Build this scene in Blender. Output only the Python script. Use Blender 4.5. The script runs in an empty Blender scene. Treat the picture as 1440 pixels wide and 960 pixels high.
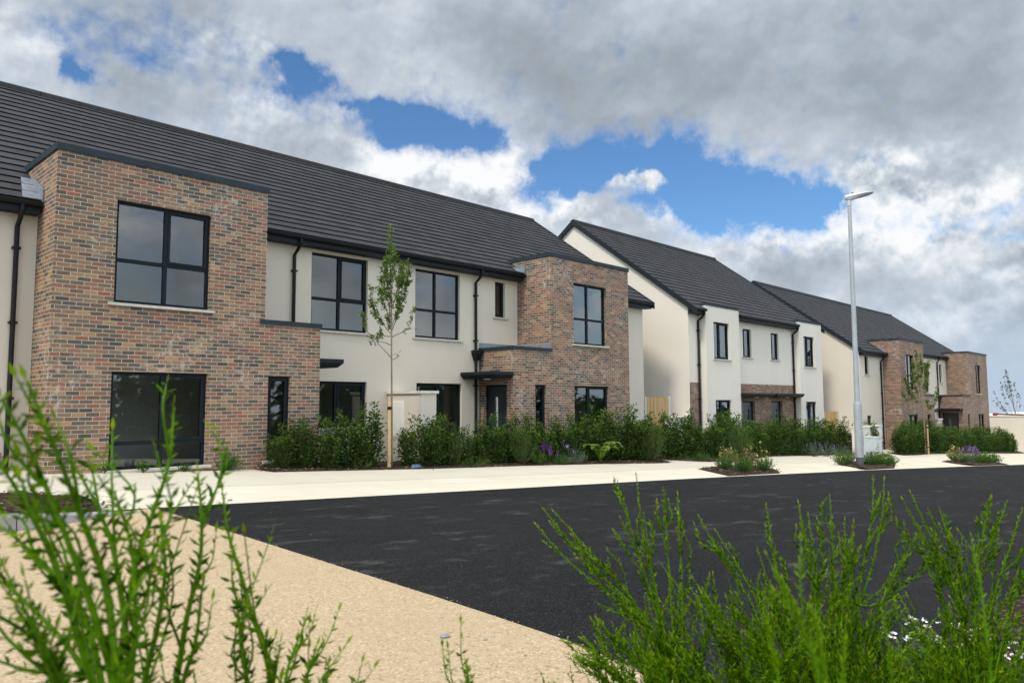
import bpy, math, random
import numpy as np
from mathutils import Vector, Matrix

S = bpy.context.scene
COL = S.collection
rnd = random.Random(7)
rad = math.radians

# ------------------------------------------------------------------ terrain
def interp(x, xs, ys):
    return float(np.interp(x, xs, ys))

def cross_fall(X):
    return interp(X, [12, 20, 35, 45, 60], [.01, .024, .05, .11, .11])

def G(X, Y):
    """height of the made ground: a street falling gently away along X, gardens a little above the kerb line"""
    if X < -20:
        base = -1.06 + .95
    elif X < 400:
        base = -1.06 - .0475 * X
    else:
        base = -1.06 - 19 - .035 * (X - 400)
    return base + cross_fall(X) * min(max(Y - 9, 0), 6)

def road_edge(X):
    return interp(X, [0, 16, 26.7, 36, 44.5, 60, 90], [9.3, 9.3, 9.0, 8.35, 7.6, 7.0, 6.6])

# ------------------------------------------------------------------ materials
class NT:
    def __init__(self, tree):
        self.t = tree; self.n = tree.nodes; self.l = tree.links
    def new(self, kind, **kw):
        nd = self.n.new(kind)
        for k, v in kw.items():
            setattr(nd, k, v)
        return nd
    def link(self, a, b):
        self.l.new(a, b)
    def put(self, sock, v):
        if isinstance(v, bpy.types.NodeSocket):
            self.l.new(v, sock)
        else:
            sock.default_value = v
    def math(self, op, a, b=None, c=None, clamp=False):
        m = self.new('ShaderNodeMath', operation=op, use_clamp=clamp)
        self.put(m.inputs[0], a)
        if b is not None: self.put(m.inputs[1], b)
        if c is not None: self.put(m.inputs[2], c)
        return m.outputs[0]
    def vmath(self, op, a, b=None):
        m = self.new('ShaderNodeVectorMath', operation=op)
        self.put(m.inputs[0], a)
        if b is not None: self.put(m.inputs[1], b)
        return m.outputs['Value'] if op in ('DOT_PRODUCT', 'LENGTH', 'DISTANCE') else m.outputs[0]
    def scale(self, a, s):
        m = self.new('ShaderNodeVectorMath', operation='SCALE')
        self.put(m.inputs[0], a); self.put(m.inputs['Scale'], s)
        return m.outputs[0]
    def noise(self, vec, scale, detail=4, rough=.55, dist=0.):
        m = self.new('ShaderNodeTexNoise')
        if vec is not None: self.link(vec, m.inputs['Vector'])
        m.inputs['Scale'].default_value = scale; m.inputs['Detail'].default_value = detail
        m.inputs['Roughness'].default_value = rough; m.inputs['Distortion'].default_value = dist
        return m.outputs['Fac']
    def ramp(self, fac, stops, interpolation='LINEAR'):
        m = self.new('ShaderNodeValToRGB')
        m.color_ramp.interpolation = interpolation
        els = m.color_ramp.elements
        while len(els) < len(stops): els.new(.5)
        for e, (p, c) in zip(els, stops):
            e.position = p
            e.color = (c[0], c[1], c[2], 1) if not isinstance(c, (int, float)) else (c, c, c, 1)
        self.put(m.inputs[0], fac)
        return m.outputs[0]
    def mix(self, fac, a, b, blend='MIX'):
        m = self.new('ShaderNodeMix', data_type='RGBA', blend_type=blend)
        self.put(m.inputs[0], fac)
        for s, v in ((m.inputs[6], a), (m.inputs[7], b)):
            if isinstance(v, bpy.types.NodeSocket): self.l.new(v, s)
            else: s.default_value = (v[0], v[1], v[2], 1)
        return m.outputs[2]
    def maprange(self, v, a, b, c=0., d=1., smooth=False):
        m = self.new('ShaderNodeMapRange')
        if smooth: m.interpolation_type = 'SMOOTHSTEP'
        self.put(m.inputs[0], v)
        for i, q in enumerate((a, b, c, d)): m.inputs[i + 1].default_value = q
        return m.outputs[0]
    def bump(self, h, strength, dist):
        m = self.new('ShaderNodeBump')
        m.inputs['Strength'].default_value = strength; m.inputs['Distance'].default_value = dist
        self.link(h, m.inputs['Height'])
        return m.outputs[0]
    def mapping(self, vec, scale):
        m = self.new('ShaderNodeMapping'); self.link(vec, m.inputs[0]); m.inputs['Scale'].default_value = scale
        return m.outputs[0]

def material(name, rough=.6, spec=.5, metal=0.):
    m = bpy.data.materials.new(name); m.use_nodes = True
    t = NT(m.node_tree)
    p = m.node_tree.nodes['Principled BSDF']
    p.inputs['Roughness'].default_value = rough; p.inputs['Metallic'].default_value = metal
    p.inputs['Specular IOR Level'].default_value = spec
    return m, t, p

def world_pos(t):
    return t.new('ShaderNodeNewGeometry').outputs['Position']
def uv_of(t):
    return t.new('ShaderNodeTexCoord').outputs['UV']

M = {}
def plain(name, col, rough=.5, spec=.5, metal=0., var=.12, scale=6., bump=0.):
    m, t, p = material(name, rough, spec, metal)
    w = world_pos(t)
    n = t.noise(w, scale, 5, .6)
    dark = tuple(c * (1 - var) for c in col); lite = tuple(min(1, c * (1 + var)) for c in col)
    t.link(t.ramp(n, [(.3, dark), (.7, lite)]), p.inputs['Base Color'])
    if bump:
        t.link(t.bump(t.noise(w, scale * 12, 3), bump, .01), p.inputs['Normal'])
    M[name] = m
    return m

def render_mat(name, col):
    m, t, p = material(name, .9, .2)
    w = world_pos(t)
    big = t.noise(w, .5, 4, .6)
    streak = t.noise(t.mapping(w, (2.2, 2.2, .16)), 1., 5, .65)
    fine = t.noise(w, 60., 3, .6)
    c1 = t.ramp(big, [(.3, tuple(c * .95 for c in col)), (.7, tuple(min(1, c * 1.03) for c in col))])
    c2 = t.mix(t.math('MULTIPLY', t.maprange(streak, .55, .8), .16), c1, tuple(c * .62 for c in col))
    t.link(c2, p.inputs['Base Color'])
    t.link(t.bump(fine, .25, .004), p.inputs['Normal'])
    M[name] = m
render_mat('beige_render', (.575, .525, .44))
render_mat('white_render', (.63, .59, .52))

def brick_mat(name, stops, mortar, seed):
    m, t, p = material(name, .85, .25)
    uv = uv_of(t)
    off = t.vmath('ADD', uv, (seed * 3.15, seed * .75, 0))
    b = t.new('ShaderNodeTexBrick')
    b.offset = .5; b.squash = 1
    t.link(off, b.inputs['Vector'])
    b.inputs['Color1'].default_value = (0, 0, 0, 1); b.inputs['Color2'].default_value = (1, 1, 1, 1)
    b.inputs['Mortar'].default_value = (.5, .5, .5, 1)
    b.inputs['Scale'].default_value = 1; b.inputs['Mortar Size'].default_value = .0058
    b.inputs['Mortar Smooth'].default_value = .15; b.inputs['Bias'].default_value = 0
    b.inputs['Brick Width'].default_value = .225; b.inputs['Row Height'].default_value = .075
    per = b.outputs['Color']
    col = t.ramp(per, stops)
    w = world_pos(t)
    grain = t.noise(w, 26., 5, .7)
    col = t.mix(.55, col, t.ramp(grain, [(.25, .3), (.75, .72)]), 'OVERLAY')
    zone = t.noise(w, .55, 3, .5)
    col = t.mix(t.maprange(zone, .45, .75, 0, .25), col, (.30, .17, .10))
    # lime bloom left on the fresh brickwork
    bl = t.math('MULTIPLY', t.maprange(t.noise(w, .9, 2, .5), .56, .67), t.maprange(t.noise(w, 9., 5, .7), .5, .66))
    col = t.mix(t.math('MULTIPLY', bl, .65), col, (.56, .51, .47))
    mort = t.ramp(t.noise(w, 8., 4, .6), [(.3, tuple(c * .75 for c in mortar)), (.7, mortar)])
    col = t.mix(b.outputs['Fac'], col, mort)
    t.link(col, p.inputs['Base Color'])
    h = t.math('ADD', t.math('MULTIPLY', t.math('SUBTRACT', 1., b.outputs['Fac']), .8), t.math('MULTIPLY', grain, .35))
    t.link(t.bump(h, .8, .007), p.inputs['Normal'])
    M[name] = m
BR = [(0, (.055, .058, .055)), (.14, (.085, .083, .07)), (.26, (.15, .112, .08)), (.38, (.095, .07, .055)), (.5, (.19, .10, .068)),
      (.62, (.23, .15, .095)), (.72, (.235, .09, .065)), (.82, (.17, .13, .095)), (.92, (.32, .20, .11)), (1, (.105, .088, .08))]
brick_mat('multi_brick', BR, (.51, .43, .33), 0)
BR = [(p_, (c[0] * 1.08, c[1] * 1.0, c[2] * .9)) for p_, c in BR]
BR2 = [(p_, (c[0] * .88 + .022, c[1] * .90 + .016, c[2] * .95 + .014)) for p_, c in BR]
brick_mat('brown_brick', BR2, (.42, .345, .27), 5)

def tile_mat():
    m, t, p = material('roof_tile', .75, .25)
    uv = uv_of(t)
    b = t.new('ShaderNodeTexBrick'); b.offset = .5
    t.link(uv, b.inputs['Vector'])
    b.inputs['Color1'].default_value = (0, 0, 0, 1); b.inputs['Color2'].default_value = (1, 1, 1, 1)
    b.inputs['Scale'].default_value = 1; b.inputs['Mortar Size'].default_value = .004
    b.inputs['Brick Width'].default_value = .33; b.inputs['Row Height'].default_value = 1.
    col = t.ramp(b.outputs['Color'], [(0, (.024, .024, .027)), (.5, (.031, .031, .034)), (1, (.041, .041, .045))])
    w = world_pos(t)
    col = t.mix(t.maprange(t.noise(w, 1.3, 4), .35, .75, 0, .5), col, (.044, .044, .048))
    col = t.mix(t.math('MULTIPLY', b.outputs['Fac'], .55), col, (.014, .014, .016))
    t.link(col, p.inputs['Base Color'])
    t.link(t.bump(t.noise(w, 40., 4, .6), .25, .004), p.inputs['Normal'])
    M['roof_tile'] = m
tile_mat()

plain('anthracite', (.010, .014, .018), .6, .2, 0, .15, 3.)
plain('black_upvc', (.008, .009, .011), .5, .22, 0, .15, 3.)
plain('frame_grey', (.009, .013, .017), .6, .12, 0, .1, 4.)
plain('coping_grey', (.020, .030, .039), .6, .2, 0., .15, 2.)
plain('lead', (.21, .235, .27), .5, .5, .3, .25, 7.)
plain('sill_stone', (.45, .42, .37), .8, .3, 0, .15, 9., .2)
plain('cap_stone', (.58, .55, .49), .8, .3, 0, .12, 9., .2)
plain('plaster', (.74, .73, .70), .9, .2, 0, .02, 2.)
plain('room_floor', (.22, .17, .12), .7, .3, 0, .2, 3.)
plain('door_blue', (.010, .017, .026), .4, .5, 0, .1, 3.)
plain('chrome', (.6, .6, .6), .25, .5, 1., .05, 3.)
plain('white_pvc', (.72, .70, .66), .5, .5, 0, .05, 3.)
plain('galvanised', (.33, .355, .37), .55, .4, .2, .1, 3.)
plain('galvanised_dark', (.09, .10, .11), .6, .4, .3, .2, 5.)
plain('lamp_grey', (.45, .47, .47), .5, .5, .2, .08, 5.)
plain('lens', (.3, .3, .3), .2, .5, 0, .1, 5.)
plain('cabinet_grey', (.50, .54, .55), .55, .4, 0, .08, 6.)
plain('sticker_dark', (.03, .04, .06), .6, .4, 0, .1, 6.)
plain('red_paint', (.22, .035, .04), .5, .5, 0, .1, 3.)
plain('far_white', (.62, .66, .70), .7, .3, 0, .05, .2)
plain('blue_plastic', (.06, .12, .19), .35, .5, 0, .3, 20.)
plain('stone_grey', (.22, .22, .23), .85, .3, 0, .2, 30.)
plain('straw', (.62, .50, .28), .8, .2, 0, .1, 30.)

def wood_mat(name, col, sc=(14, 14, .9)):
    m, t, p = material(name, .75, .25)
    w = world_pos(t)
    g = t.noise(t.mapping(w, sc), 1.3, 5, .6, .6)
    isl = t.new('ShaderNodeNewGeometry').outputs['Random Per Island']
    c = t.ramp(g, [(.3, tuple(x * .62 for x in col)), (.55, col), (.8, tuple(x * 1.2 for x in col))])
    c = t.mix(t.maprange(isl, 0, 1, 0, .4), c, tuple(x * .6 for x in col))
    t.link(c, p.inputs['Base Color'])
    M[name] = m
wood_mat('fence_timber', (.50, .34, .16))
wood_mat('stake_timber', (.52, .37, .19))
wood_mat('young_bark', (.20, .16, .12), (40, 40, 3))

def glass_mat():
    m = bpy.data.materials.new('window_glass'); m.use_nodes = True
    t = NT(m.node_tree); t.n.clear()
    out = t.new('ShaderNodeOutputMaterial')
    fr = t.new('ShaderNodeFresnel'); fr.inputs['IOR'].default_value = 1.85
    tr = t.new('ShaderNodeBsdfTransparent'); tr.inputs[0].default_value = (.70, .74, .74, 1)
    gl = t.new('ShaderNodeBsdfAnisotropic') if False else t.new('ShaderNodeBsdfGlossy')
    gl.inputs['Roughness'].default_value = 0.02; gl.inputs['Color'].default_value = (.92, .96, 1, 1)
    w = world_pos(t)
    b = t.bump(t.noise(w, 1.1, 2, .4), .06, .02)
    t.link(b, gl.inputs['Normal'])
    mx = t.new('ShaderNodeMixShader')
    t.link(fr.outputs[0], mx.inputs[0]); t.link(tr.outputs[0], mx.inputs[1]); t.link(gl.outputs[0], mx.inputs[2])
    t.link(mx.outputs[0], out.inputs[0])
    M['window_glass'] = m
glass_mat()

def concrete_mat():
    m, t, p = material('concrete', .85, .25)
    w = world_pos(t)
    a = t.noise(w, .6, 5, .6); b = t.noise(t.mapping(w, (.5, 3.5, 1)), 1., 5, .6); f = t.noise(w, 45., 3, .6)
    c = t.ramp(a, [(.3, (.545, .50, .395)), (.7, (.62, .575, .465))])
    c = t.mix(t.maprange(b, .5, .75, 0, .35), c, (.47, .42, .32))
    sx = t.new('ShaderNodeSeparateXYZ'); t.link(w, sx.inputs[0])
    # tooled joints: one along the street, bays across it; the strip by the houses is a shade browner
    back = t.maprange(sx.outputs[1], 11.48, 11.5)
    c = t.mix(t.math('MULTIPLY', back, .35), c, (.43, .405, .34))
    def joint(v, pos, wd):
        return t.math('LESS_THAN', t.math('ABSOLUTE', t.math('SUBTRACT', v, pos)), wd)
    j = joint(sx.outputs[1], 11.5, .025)
    xm = t.math('FLOORED_MODULO', sx.outputs[0], 4.6)
    j2 = t.math('LESS_THAN', t.math('ABSOLUTE', t.math('SUBTRACT', xm, 2.3)), .012)
    jj = t.math('MAXIMUM', j, t.math('MULTIPLY', j2, .35))
    c = t.mix(t.math('MULTIPLY', jj, .55), c, (.16, .145, .12))
    st = t.math('MULTIPLY', t.maprange(t.noise(w, 2.6, 4, .6), .6, .75), .22)
    c = t.mix(st, c, (.33, .29, .22))
    sp = t.math('MULTIPLY', t.math('GREATER_THAN', t.noise(w, 9., 1, .5), .79), .5)
    c = t.mix(sp, c, (.2, .18, .15))
    t.link(c, p.inputs['Base Color'])
    t.link(t.bump(t.math('ADD', f, t.math('MULTIPLY', jj, -1.)), .3, .004), p.inputs['Normal'])
    M['concrete'] = m
concrete_mat()

def asphalt_mat():
    m, t, p = material('asphalt', .9, .12)
    w = world_pos(t)
    v = t.new('ShaderNodeTexVoronoi'); v.inputs['Scale'].default_value = 125.; t.link(w, v.inputs['Vector'])
    agg = v.outputs['Color']; d = v.outputs['Distance']
    sx = t.new('ShaderNodeSeparateXYZ'); t.link(agg, sx.inputs[0])
    c = t.ramp(sx.outputs[0], [(0, (.004, .004, .0042)), (.5, (.0105, .0105, .0108)), (.86, (.020, .020, .0203)), (1, (.06, .06, .06))])
    big = t.noise(t.mapping(w, (.35, 1.2, 1)), 1., 5, .6)
    c = t.mix(t.maprange(big, .4, .66, 0, .3), c, (.028, .028, .0285))
    # dusty scuffs along the roller passes, and pale grit
    sc = t.math('MULTIPLY', t.maprange(t.noise(t.mapping(w, (1.6, 4., 1)), 1., 7, .72), .55, .72), t.maprange(t.noise(w, .6, 2, .5), .38, .6))
    c = t.mix(t.math('MULTIPLY', sc, .85), c, (.10, .098, .094))
    vg = t.new('ShaderNodeTexVoronoi'); vg.inputs['Scale'].default_value = 3.2; t.link(w, vg.inputs['Vector'])
    g = t.math('LESS_THAN', vg.outputs['Distance'], t.math('MULTIPLY', t.noise(w, 1.7, 2), .045))
    c = t.mix(t.math('MULTIPLY', g, .8), c, (.33, .31, .29))
    t.link(c, p.inputs['Base Color'])
    h = t.math('ADD', t.math('MULTIPLY', d, 1.), t.math('MULTIPLY', t.noise(w, 160., 2), .6))
    t.link(t.bump(h, .9, .008), p.inputs['Normal'])
    M['asphalt'] = m
asphalt_mat()

def sand_mat():
    m, t, p = material('buff_chippings', .9, .2)
    w = world_pos(t)
    v = t.new('ShaderNodeTexVoronoi'); v.inputs['Scale'].default_value = 95.; t.link(w, v.inputs['Vector'])
    sx = t.new('ShaderNodeSeparateXYZ'); t.link(v.outputs['Color'], sx.inputs[0])
    c = t.ramp(sx.outputs[0], [(0, (.21, .14, .075)), (.10, (.37, .272, .162)), (.5, (.425, .322, .198)), (.88, (.475, .37, .24)), (1, (.58, .485, .36))])
    big = t.noise(w, .8, 5, .6)
    c = t.mix(t.maprange(big, .4, .75, 0, .5), c, (.41, .31, .19))
    st = t.math('MULTIPLY', t.maprange(t.noise(w, 1.9, 5, .65), .6, .76), .4)
    c = t.mix(st, c, (.34, .28, .20))
    sp = t.math('MULTIPLY', t.math('GREATER_THAN', t.noise(w, 30., 1, .5), .745), .7)
    c = t.mix(sp, c, (.13, .10, .07))
    t.link(c, p.inputs['Base Color'])
    t.link(t.bump(t.math('ADD', v.outputs['Distance'], t.math('MULTIPLY', t.noise(w, 150., 2), .4)), .5, .006), p.inputs['Normal'])
    M['buff_chippings'] = m
sand_mat()

def kerb_mat():
    m, t, p = material('kerb_stone', .85, .3)
    w = world_pos(t)
    c = t.ramp(t.noise(w, 5., 6, .7), [(.3, (.20, .205, .205)), (.7, (.33, .33, .325))])
    c = t.mix(t.math('MULTIPLY', t.maprange(t.noise(t.mapping(w, (3, 3, 9)), 2., 5, .7), .6, .72), .6), c, (.50, .50, .49))
    t.link(c, p.inputs['Base Color'])
    t.link(t.bump(t.noise(w, 60., 4, .6), .4, .005), p.inputs['Normal'])
    M['kerb_stone'] = m
kerb_mat()

def mulch_mat():
    m, t, p = material('bark_mulch', .95, .15)
    w = world_pos(t)
    v = t.new('ShaderNodeTexVoronoi'); v.inputs['Scale'].default_value = 22.; t.link(t.mapping(w, (1, 1.7, 1)), v.inputs['Vector'])
    sx = t.new('ShaderNodeSeparateXYZ'); t.link(v.outputs['Color'], sx.inputs[0])
    c = t.ramp(sx.outputs[0], [(0, (.018, .012, .010)), (.5, (.045, .027, .02)), (.85, (.085, .052, .037)), (1, (.18, .125, .09))])
    t.link(c, p.inputs['Base Color'])
    t.link(t.bump(t.math('ADD', v.outputs['Distance'], t.noise(w, 30., 4)), 1., .05), p.inputs['Normal'])
    M['bark_mulch'] = m
    m, t, p = material('bark_chip', .95, .15)
    isl = t.new('ShaderNodeNewGeometry').outputs['Random Per Island']
    t.link(t.ramp(isl, [(0, (.04, .025, .018)), (.6, (.12, .075, .052)), (1, (.32, .24, .18))]), p.inputs['Base Color'])
    M['bark_chip'] = m
    m, t, p = material('field_ground', .95, .1)
    w = world_pos(t)
    t.link(t.ramp(t.noise(w, .05, 6, .6), [(.3, (.035, .055, .018)), (.7, (.075, .085, .035))]), p.inputs['Base Color'])
    M['field_ground'] = m
mulch_mat()

def leaf_mat(name, stops, tip=None, rough=.4, trans=.25, spec=.5):
    """leaf colours vary leaf by leaf; 'tip' is the paler colour of this year's growth, stored per leaf"""
    m, t, p = material(name, rough, spec)
    isl = t.new('ShaderNodeNewGeometry').outputs['Random Per Island']
    c = t.ramp(isl, stops)
    if tip:
        at = t.new('ShaderNodeAttribute', attribute_name='growth')
        c = t.mix(at.outputs['Fac'], c, tip)
    t.link(c, p.inputs['Base Color'])
    if trans:
        tl = t.new('ShaderNodeBsdfTranslucent')
        t.link(t.mix(1., c, (1., 1., .25), 'MULTIPLY'), tl.inputs[0])
        # leaves pass a share of the light through
        tl2 = t.new('ShaderNodeMixShader'); tl2.inputs[0].default_value = trans
        out = [n for n in t.n if n.type == 'OUTPUT_MATERIAL'][0]
        t.link(p.outputs[0], tl2.inputs[1]); t.link(tl.outputs[0], tl2.inputs[2]); t.link(tl2.outputs[0], out.inputs[0])
    M[name] = m
leaf_mat('laurel_leaf', [(0, (.011, .034, .004)), (.5, (.025, .066, .008)), (.9, (.045, .10, .013)), (1, (.085, .06, .02))], (.12, .21, .012),   .45, .25, .2)
leaf_mat('broom_leaf', [(0, (.010, .036, .0004)), (.45, (.036, .105, .001)), (.8, (.09, .21, .002)), (.955, (.20, .32, .006)), (.97, (.17, .12, .035)), (1, (.12, .08, .03))], (.26, .38, .008), .6, .42, .06)
leaf_mat('pale_broom_leaf', [(0, (.08, .18, .002)), (1, (.16, .30, .006))], (.26, .40, .01), .6, .42, .06)
leaf_mat('mound_leaf', [(0, (.014, .055, .004)), (.6, (.03, .095, .007)), (1, (.055, .14, .011))], (.13, .25, .015), .55, .3, .25)
leaf_mat('lime_leaf', [(0, (.08, .15, .01)), (1, (.17, .25, .02))], (.24, .30, .03), .5, .35)
leaf_mat('blue_leaf', [(0, (.045, .08, .055)), (1, (.10, .14, .10))], None, .5, .2)
leaf_mat('bronze_leaf', [(0, (.09, .05, .025)), (.5, (.14, .12, .03)), (1, (.07, .10, .02))], (.40, .33, .10), .5, .25)
leaf_mat('tree_leaf', [(0, (.03, .08, .006)), (.6, (.065, .135, .010)), (1, (.12, .20, .02))], (.17, .24, .03), .45, .35)
leaf_mat('far_tree_leaf', [(0, (.05, .055, .045)), (1, (.10, .105, .075))], None, .5, .3)
leaf_mat('purple_flower', [(0, (.09, .022, .15)), (1, (.20, .065, .30))], None, .6, .2)
leaf_mat('mauve_flower', [(0, (.26, .12, .42)), (1, (.50, .32, .62))], None, .6, .2)
leaf_mat('white_petal', [(0, (.72, .72, .66)), (1, (.85, .85, .82))], None, .6, .2)
leaf_mat('yellow_petal', [(0, (.48, .42, .12)), (1, (.62, .58, .26))], None, .6, .2)
leaf_mat('red_leaf', [(0, (.07, .02, .02)), (1, (.13, .05, .03))], None, .5, .2)
plain('green_stem', (.07, .17, .002), .6, .1, 0, .25, 25.)
plain('brown_stem', (.09, .065, .04), .8, .2, 0, .25, 25.)

# ------------------------------------------------------------------ mesh builder
class MB:
    def __init__(self):
        self.v = []; self.f = []; self.uv = []; self.g = []
    def face(self, pts, uv=None):
        i = len(self.v)
        self.v += [tuple(p) for p in pts]
        self.f.append(tuple(range(i, i + len(pts))))
        self.uv.append(uv)
    def prism(self, bot, top):
        """closed solid between two rings of the same count"""
        n = len(bot)
        self.face(bot[::-1]); self.face(top)
        for k in range(n):
            self.face([bot[k], bot[(k + 1) % n], top[(k + 1) % n], top[k]])
    def box(self, x0, x1, y0, y1, z0, z1):
        b = [(x0, y0, z0), (x1, y0, z0), (x1, y1, z0), (x0, y1, z0)]
        self.prism(b, [(a, c, z1) for a, c, _ in b])
    def tube(self, pts, radii, n=8, cap=True):
        pts = [Vector(p) for p in pts]
        if not hasattr(radii, '__len__'): radii = [radii] * len(pts)
        rings = []; ref = None
        for i, p in enumerate(pts):
            d = (pts[min(i + 1, len(pts) - 1)] - pts[max(i - 1, 0)])
            if d.length < 1e-9: d = Vector((0, 0, 1))
            d.normalize()
            if ref is None:
                ref = Vector((1, 0, 0)) if abs(d.x) < .8 else Vector((0, 1, 0))
            a = (ref - d * ref.dot(d)).normalized(); ref = a
            b = d.cross(a)
            i0 = len(self.v)
            for k in range(n):
                q = 2 * math.pi * k / n
                self.v.append(tuple(p + (a * math.cos(q) + b * math.sin(q)) * radii[i]))
            rings.append(i0)
        for r0, r1 in zip(rings, rings[1:]):
            for k in range(n):
                self.f.append((r0 + k, r0 + (k + 1) % n, r1 + (k + 1) % n, r1 + k)); self.uv.append(None)
        if cap:
            self.f.append(tuple(rings[0] + k for k in range(n))[::-1]); self.uv.append(None)
            self.f.append(tuple(rings[-1] + k for k in range(n))); self.uv.append(None)
    def build(self, name, mat, parent=None, origin=(0, 0, 0), smooth=False, worlduv=False, bevel=0., growth=None):
        o = Vector(origin)
        me = bpy.data.meshes.new(name)
        V = np.array(self.v, dtype=np.float64)
        me.from_pydata([tuple(r) for r in (V - np.array(o))], [], self.f)
        if worlduv or any(u is not None for u in self.uv):
            lay = me.uv_layers.new(name='UVMap')
            arr = []
            for f, u in zip(self.f, self.uv):
                if u is not None:
                    arr += [tuple(q) for q in u]; continue
                P = [Vector(self.v[i]) for i in f]
                nn = Vector((0, 0, 0))
                for k in range(len(P)):
                    nn += P[k].cross(P[(k + 1) % len(P)])
                ax = max(range(3), key=lambda k: abs(nn[k]))
                for q in P:
                    arr.append((q.y, q.z) if ax == 0 else (q.x, q.z) if ax == 1 else (q.x, q.y))
            lay.data.foreach_set('uv', np.array(arr, dtype=np.float32).ravel())
        if growth is not None:
            at = me.attributes.new('growth', 'FLOAT', 'POINT')
            at.data.foreach_set('value', np.array(growth, dtype=np.float32))
        me.materials.append(M[mat] if isinstance(mat, str) else mat)
        if smooth:
            me.polygons.foreach_set('use_smooth', [True] * len(me.polygons))
        me.update()
        ob = bpy.data.objects.new(name, me); COL.objects.link(ob)
        if parent is not None:
            ob.parent = parent
        else:
            ob.location = o
        if bevel:
            bv = ob.modifiers.new('edge', 'BEVEL'); bv.width = bevel; bv.segments = 2; bv.limit_method = 'ANGLE'
        return ob

def tag(o, label=None, cat=None, group=None, kind=None):
    if label: o['label'] = label
    if cat: o['category'] = cat
    if group: o['group'] = group
    if kind: o['kind'] = kind
    return o

def thing(name, label, cat, loc=(0, 0, 0), group=None):
    o = bpy.data.objects.new(name, None); COL.objects.link(o)
    o.location = loc; o.empty_display_size = .3
    return tag(o, label, cat, group)

def dup(root, loc, rz=0., s=1., label=None, group=None):
    r = root.copy(); COL.objects.link(r)
    r.location = loc; r.rotation_euler = (0, 0, rz); r.scale = (s, s, s) if not isinstance(s, tuple) else s
    if label: r['label'] = label
    if group: r['group'] = group
    for ch in list(root.children):
        c = ch.copy(); COL.objects.link(c); c.parent = r
        for g in ch.children:
            d = g.copy(); COL.objects.link(d); d.parent = c
    return r

# ------------------------------------------------------------------ measured lists
GAP = [(68.15, 24.21, 9.9, 2.58, 0.3), (33.62, 18.83, 7.82, 2.71, 0.15), (49.02, 20.33, 6.64, 2.7, 0.1), (21.97, 15.39, 4.16, 2.16, 0.3), (59.74, 22.11, 3.66, 2.33, 0.12), (45.15, 18.63, 1.66, 1.01, 0.35), (37.44, 18.0, 2.18, 1.26, 0.5), (26.89, 15.85, 2.5, 1.49, 0.5), (13.19, 12.22, 2.39, 0.91, 0.3), (50.66, 19.68, 3.41, 1.49, 1), (53.11, 20.77, 1.9, 1.08, 0.6), (47.08, 19.12, 1.66, 0.91, 0.5), (55.27, 21.52, 1.07, 0.68, 0.5), (39.37, 16.37, 2.3, 1.44, 0.85), (35.26, 17.91, 2.95, 1.61, 1), (31.01, 16.41, 3.11, 2.11, 1.1), (28.2, 14.7, 2.28, 1.81, 0.9), (24.63, 15.9, 2.43, 1.08, 0.55), (22.11, 14.28, 2.25, 1.27, 0.95), (19.87, 14.82, 0.83, 1.71, 0.5), (73.89, 21.51, 1.18, 1.02, 0.75), (59.24, 23.2, 1.77, 1.21, 0.65), (60.81, 24.1, 1.03, 0.64, 0.4), (9.61, 10.94, 0.9, 0.53, 0.7), (32.3, 18.25, 2.11, 1.0, 0.4), (33.39, 16.9, 1.81, 1.01, -1.3), (36.67, 14.63, 1.35, 0.73, -0.5)]
BRIGHT = [(11.0, 5.0, 5.0, 1.6, 0.35), (20.0, 5.5, 6.0, 1.5, 0.25), (45.16, 16.58, 4.14, 1.64, 1), (52.27, 16.95, 3.26, 1.52, 0.7), (33.39, 16.9, 1.6, 0.91, 1), (25.43, 14.23, 2.69, 1.59, 1), (15.72, 12.29, 4.52, 1.96, 1), (16.86, 16.19, 2.37, 1.29, 0.8), (60.72, 20.11, 4.67, 2.14, 0.3), (76.72, 22.73, 3.26, 1.82, 0.3), (22.56, 12.24, 2.81, 0.99, 0.7), (10.57, 8.49, 2.25, 1.58, 0.6), (40.49, 14.99, 2.19, 1.04, 0.7), (30.55, 13.57, 2.07, 0.72, 0.8), (69.07, 24.05, 2.8, 1.29, 0.35), (38.04, 13.88, 2.71, 1.04, 0.5), (13.13, 13.59, 2.4, 1.36, 0.5), (45.71, 12.65, 2.19, 1.06, 0.2), (26.52, 11.02, 2.95, 0.81, 0.35), (64.34, 24.79, 2.49, 1.32, 0.3)]
DARK = [(72.0, 26.0, 9.0, 2.5, 0.45), (28.22, 23.02, 12.47, 2.54, 0.9), (14.06, 20.48, 6.31, 3.21, 0.8), (70.29, 20.29, 4.14, 2.21, 0.5), (36.31, 19.97, 5.9, 0.99, 0.6), (47.93, 26.16, 6.71, 2.07, 0.55), (21.23, 9.4, 4.08, 1.24, 0.45), (13.04, 6.4, 4.61, 0.84, 0.1), (64.13, 17.12, 4.99, 1.34, 0.4), (19.79, 10.77, 2.25, 0.68, 0.3), (17.53, 10.81, 3.84, 0.77, 0.15), (55.49, 18.3, 2.67, 0.99, 0.3), (41.24, 23.33, 4.98, 1.91, 0.4), (10.8, 11.91, 1.53, 0.89, 0.3)]
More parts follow.
